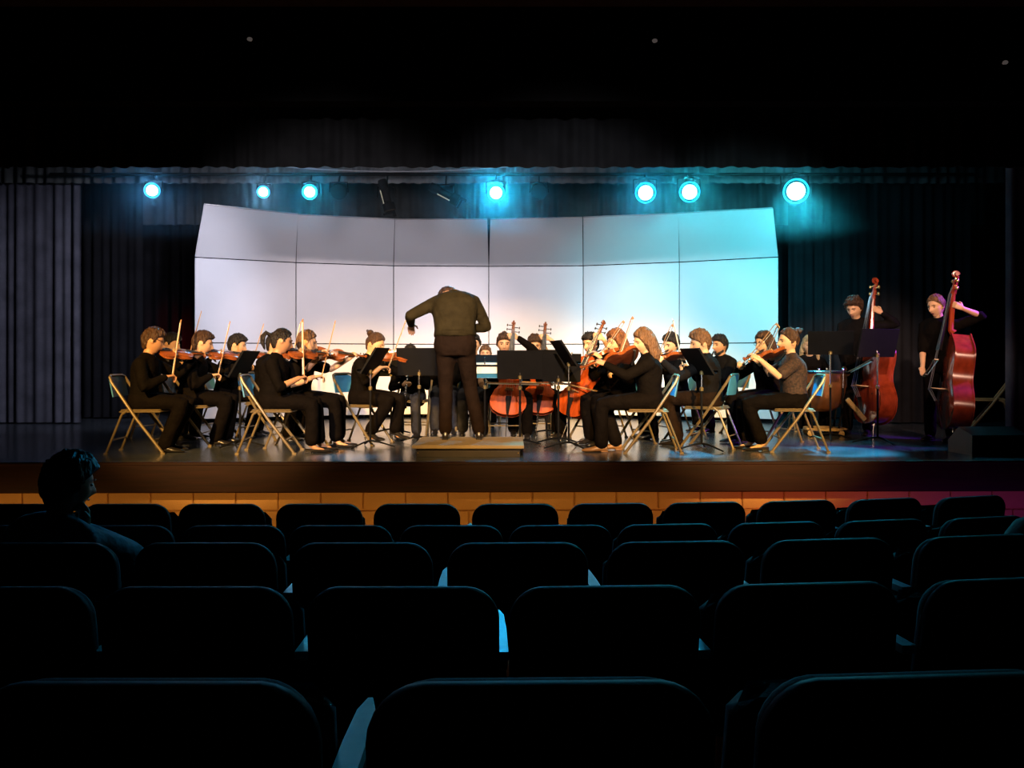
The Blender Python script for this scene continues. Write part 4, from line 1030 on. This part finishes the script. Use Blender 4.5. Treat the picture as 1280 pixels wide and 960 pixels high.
# ------------------------------------------------------------------ music stands (rz: reading side towards local -Y)
stand(300, 8.95, -92, .76, 30, 'black music stand slanted beside the dark-haired violinist, leftmost of the stands')
stand(463, 8.9, -97, .80, 32, 'black slanted music stand in front of the woman with a hair bun')
stand(524, 9.35, 178, .77, 18, 'wide black music stand left of the conductor')
stand(489, 10.4, 184, .74, 20, 'music stand with bare pole behind the stand left of the conductor')
stand(650, 9.0, 180, .735, 16, 'black music stand in front of the nearest cello, left of the wide pair')
stand(698, 9.2, 183, .70, 16, 'black music stand in front of the middle cello, right of the wide pair')
stand(711, 8.75, 99, .88, 34, 'slanted dark music stand beside the tilted cello')
stand(877, 8.62, 100, .79, 32, 'slanted black music stand in front of the brown-haired player seen from behind')
stand(1038, 9.75, 160, 1.01, 34, 'tall black music stand left of the curly-haired bassist')
stand(1097, 9.3, 196, .98, 16, 'tall black music stand in front of the curly-haired bassist')
stand(683, 10.2, 180, .76, 18, 'dark music stand peeping above the wide pair of stands')
# the conductor's own stand, with his folder
stand(606, 9.25, 0, .83, 58, 'conductor music stand hidden beyond his legs')
t = root('score_folder', 'open blue folder of white sheets beside the conductor', 'folder', (X(612, 9.2), 9.16, .83))
rt = Matrix.Rotation(R(35), 3, 'X')
b = MB(); b.bbox(rt @ V((0, 0, .005)), (.50, .30, .006), .002, rt); part('cover', b, M['folder'], t, False)
b = MB(); b.bbox(rt @ V((-.06, .03, .012)), (.34, .20, .005), .001, rt); part('sheets', b, M['paper'], t, False)

# ------------------------------------------------------------------ empty chair and speaker at the right
chair((X(1238, 10.7), 10.7, 0), R(62), 'empty folding chair in the shadows at the far right')
t = root('floor_speaker', 'black wedge floor speaker on the stage edge at far right', 'speaker', (X(1234, 8.35), 8.35, 0), R(4))
b = MB()
pr = [(-.2, 0), (.2, 0), (.2, .12), (.02, .27), (-.2, .2)]
b.loft([[V((x, y, z)) for y, z in pr] for x in (-.29, -.28, .28, .29)]); part('cabinet', b, M['black_plastic'], t, False)
b = MB(); b.bbox((0, -.205, .10), (.5, .01, .16), .004); part('grille', b, M['black_metal'], t, False)
b = MB(); b.tube([(-.06, .12, .20), (-.06, .14, .225), (.06, .14, .225), (.06, .12, .20)], .009, 6); part('handle', b, M['black_metal'], t)

# ------------------------------------------------------------------ auditorium seats
_s = {}
def seat_meshes():
    def rr(W_, z0, z1, rad, y, crown=.012):     # rounded rectangle outline in the xz plane, crowned top
        pts = []
        for cx_, cz_, a0 in ((W_ - rad, z1 - rad, 0), (-W_ + rad, z1 - rad, 90), (-W_ + .03, z0 + .03, 180), (W_ - .03, z0 + .03, 270)):
            r_ = rad if a0 in (0, 90) else .03
            for k in range(7):
                a = R(a0 + 15 * k); x, z = cx_ + r_ * math.cos(a), cz_ + r_ * math.sin(a)
                if z > z1 - rad: z += crown * (1 - (x / W_) ** 2)
                pts.append(V((x, y - (z - .45) * .16, z)))
        return pts
    def ins(ring, s):
        c = sum(ring, V((0, 0, 0))) / len(ring); return [c + (p - c) * s for p in ring]
    W_ = .259
    b = MB(); a = rr(W_, .40, .845, .085, 0); 
    def off(r_, dy): return [p + V((0, dy, 0)) for p in r_]
    b.loft([off(ins(a, .3), -.006), off(ins(a, .93), -.006), off(ins(a, .985), .0), off(a, .010), off(a, .022), off(ins(a, .98), .026)])
    me = b.mesh('back_shell', M['seat_shell']); sharp(me, 50); _s['back_shell'] = me
    b = MB(); a = rr(W_ - .012, .43, .835, .08, .026)
    b.loft([a, off(a, .03), off(ins(a, .97), .048), off(ins(a, .8), .062), off(ins(a, .2), .066)])
    _s['back_cushion'] = b.mesh('back_cushion', M['seat_cloth'])
    b = MB(); b.bbox((0, .20, .56), (.47, .11, .40), .04, Matrix.Rotation(R(12), 3, 'X')); _s['seat_cushion'] = b.mesh('seat_cushion', M['seat_cloth'])
    b = MB()      # armrest, tapering to its front tip
    b.loft([[V((-.026, .0, z)), V((.026, .0, z)), V((.027, .20, z)), V((.022, .33, z)), V((.006, .385, z)), V((-.006, .385, z)), V((-.022, .33, z)), V((-.027, .20, z))] for z in (.630, .655)])
    _s['armrest'] = b.mesh('armrest', M['armrest'], False)
    b = MB(); b.bbox((0, .13, .335), (.035, .06, .62), .008); b.bbox((0, .16, .01), (.06, .24, .02), .004); b.bbox((0, .17, .61), (.03, .26, .06), .008)
    _s['standard'] = b.mesh('standard', M['seat_iron'], False)
seat_meshes()
ROWS = [(1.25, 833, [(195, 0), (675, 0), (1140, 0)], 'in the row nearest the viewer'),
        (2.25, 725, [(5, 0), (252, 0), (506, 0), (754, 0), (1002, 0), (1250, 0)], 'in the second row ahead of the viewer'),
        (3.05, 673, [(65, 0), (262, 0), (455, 0), (647, 0), (842, 0), (1030, 0), (1215, 0)], 'in the middle row of seats'),
        (4.15, 653, [(25, 0), (157, 0), (295, 0), (428, 0), (565, 0), (700, 0), (832, 0), (967, 0), (1098, 0), (1225, 0)], 'in the second row from the stage'),
        (4.95, 627, [(42, 0), (162, 0), (280, 0), (401, 0), (522, 0), (644, 0), (762, 0), (878, 0), (993, 0), (1102, 0), (1209, 0)], 'in the front row below the stage')]
for d0, top, cs, where in ROWS:
    n = len(cs)
    for i, (px, _) in enumerate(cs):
        x = X(px, d0); x0 = max(0, x + .2); dy = .045 * x0 * x0; d = d0 + dy; x = X(px, d)
        fl = house_z(d); zt = Z(top, d0) - dy * .05
        where_ = 'leftmost' if i == 0 else 'rightmost' if i == n - 1 else ORD[i]
        lab = f'{where_} dark auditorium seat from the left {where}' if where_ not in ('leftmost', 'rightmost') else f'{where_} dark auditorium seat {where}'
        t = root('auditorium_seat', lab, 'seat', (x, d, fl), -math.atan(.09 * x0) * -1, where.replace('in the ', 'auditorium seats of the '))
        t.scale = (1, 1, (zt - fl) / .857)
        for k in ('back_shell', 'back_cushion', 'seat_cushion'): link(k, _s[k], t)
        for sx in ((-1, 1) if i == n - 1 else (-1,)):
            ao = .315 if d0 < 2 else .281; link('armrest', _s['armrest'], t, (sx * ao, 0, 0)).scale = (.8, 1, 1); link('standard', _s['standard'], t, (sx * ao, 0, 0))

# ------------------------------------------------------------------ the two listeners
def lis1(P):
    return ((V((-.27, .28, .62)), (-1, -.2, -.2), (0, 1, -.1), (0, 0, -1), 20), (P.HC + P.HM @ V((.045, .085, -.17)), (.9, .45, -.8), (-.25, .15, 1), (-.2, -1, .1), 60))
person(64, 3.65, -20, 'listener in a pale blue shirt with chin on hand at lower left', ('short', 'black'), 'tan', 'blueshirt', 'trouser', lean=2, slean=5, head=(-18, 10, -4), z0=house_z(3.65), arm_fn=lis1, ks=.80, seat_h=.46,
       knees=[(-.12, .42, .46), (.12, .42, .46)], ankles=[(-.12, .40, .085), (.12, .40, .085)])
person(1322, 3.4, 14, 'listener at the right edge of whom only a shoulder shows', ('short', 'brown'), 'fair', 'greyshirt', 'trouser', lean=2, slean=9, head=(4, 0, -6), z0=house_z(3.4), ks=.84, seat_h=.46,
       knees=[(-.12, .42, .46), (.12, .42, .46)], ankles=[(-.12, .40, .085), (.12, .40, .085)])
finish_jobs()

# ------------------------------------------------------------------ haze volume added to give the lamps a soft halo
b = MB(); b.box((0, 10.85, 3.35), (13.0, 2.5, 1.7))
hz = bpy.data.materials.new('haze'); hz.use_nodes = True; nt = hz.node_tree; nt.nodes.clear()
vo = nt.nodes.new('ShaderNodeVolumeScatter'); vo.inputs['Density'].default_value = 0.034; vo.inputs['Anisotropy'].default_value = 0.8
ou = nt.nodes.new('ShaderNodeOutputMaterial'); nt.links.new(vo.outputs[0], ou.inputs['Volume'])
o = link('haze', b.mesh('haze', hz, False)); tag(o, 'thin haze volume added for the glow around the lit stage lamps', 'haze', kind='stuff')
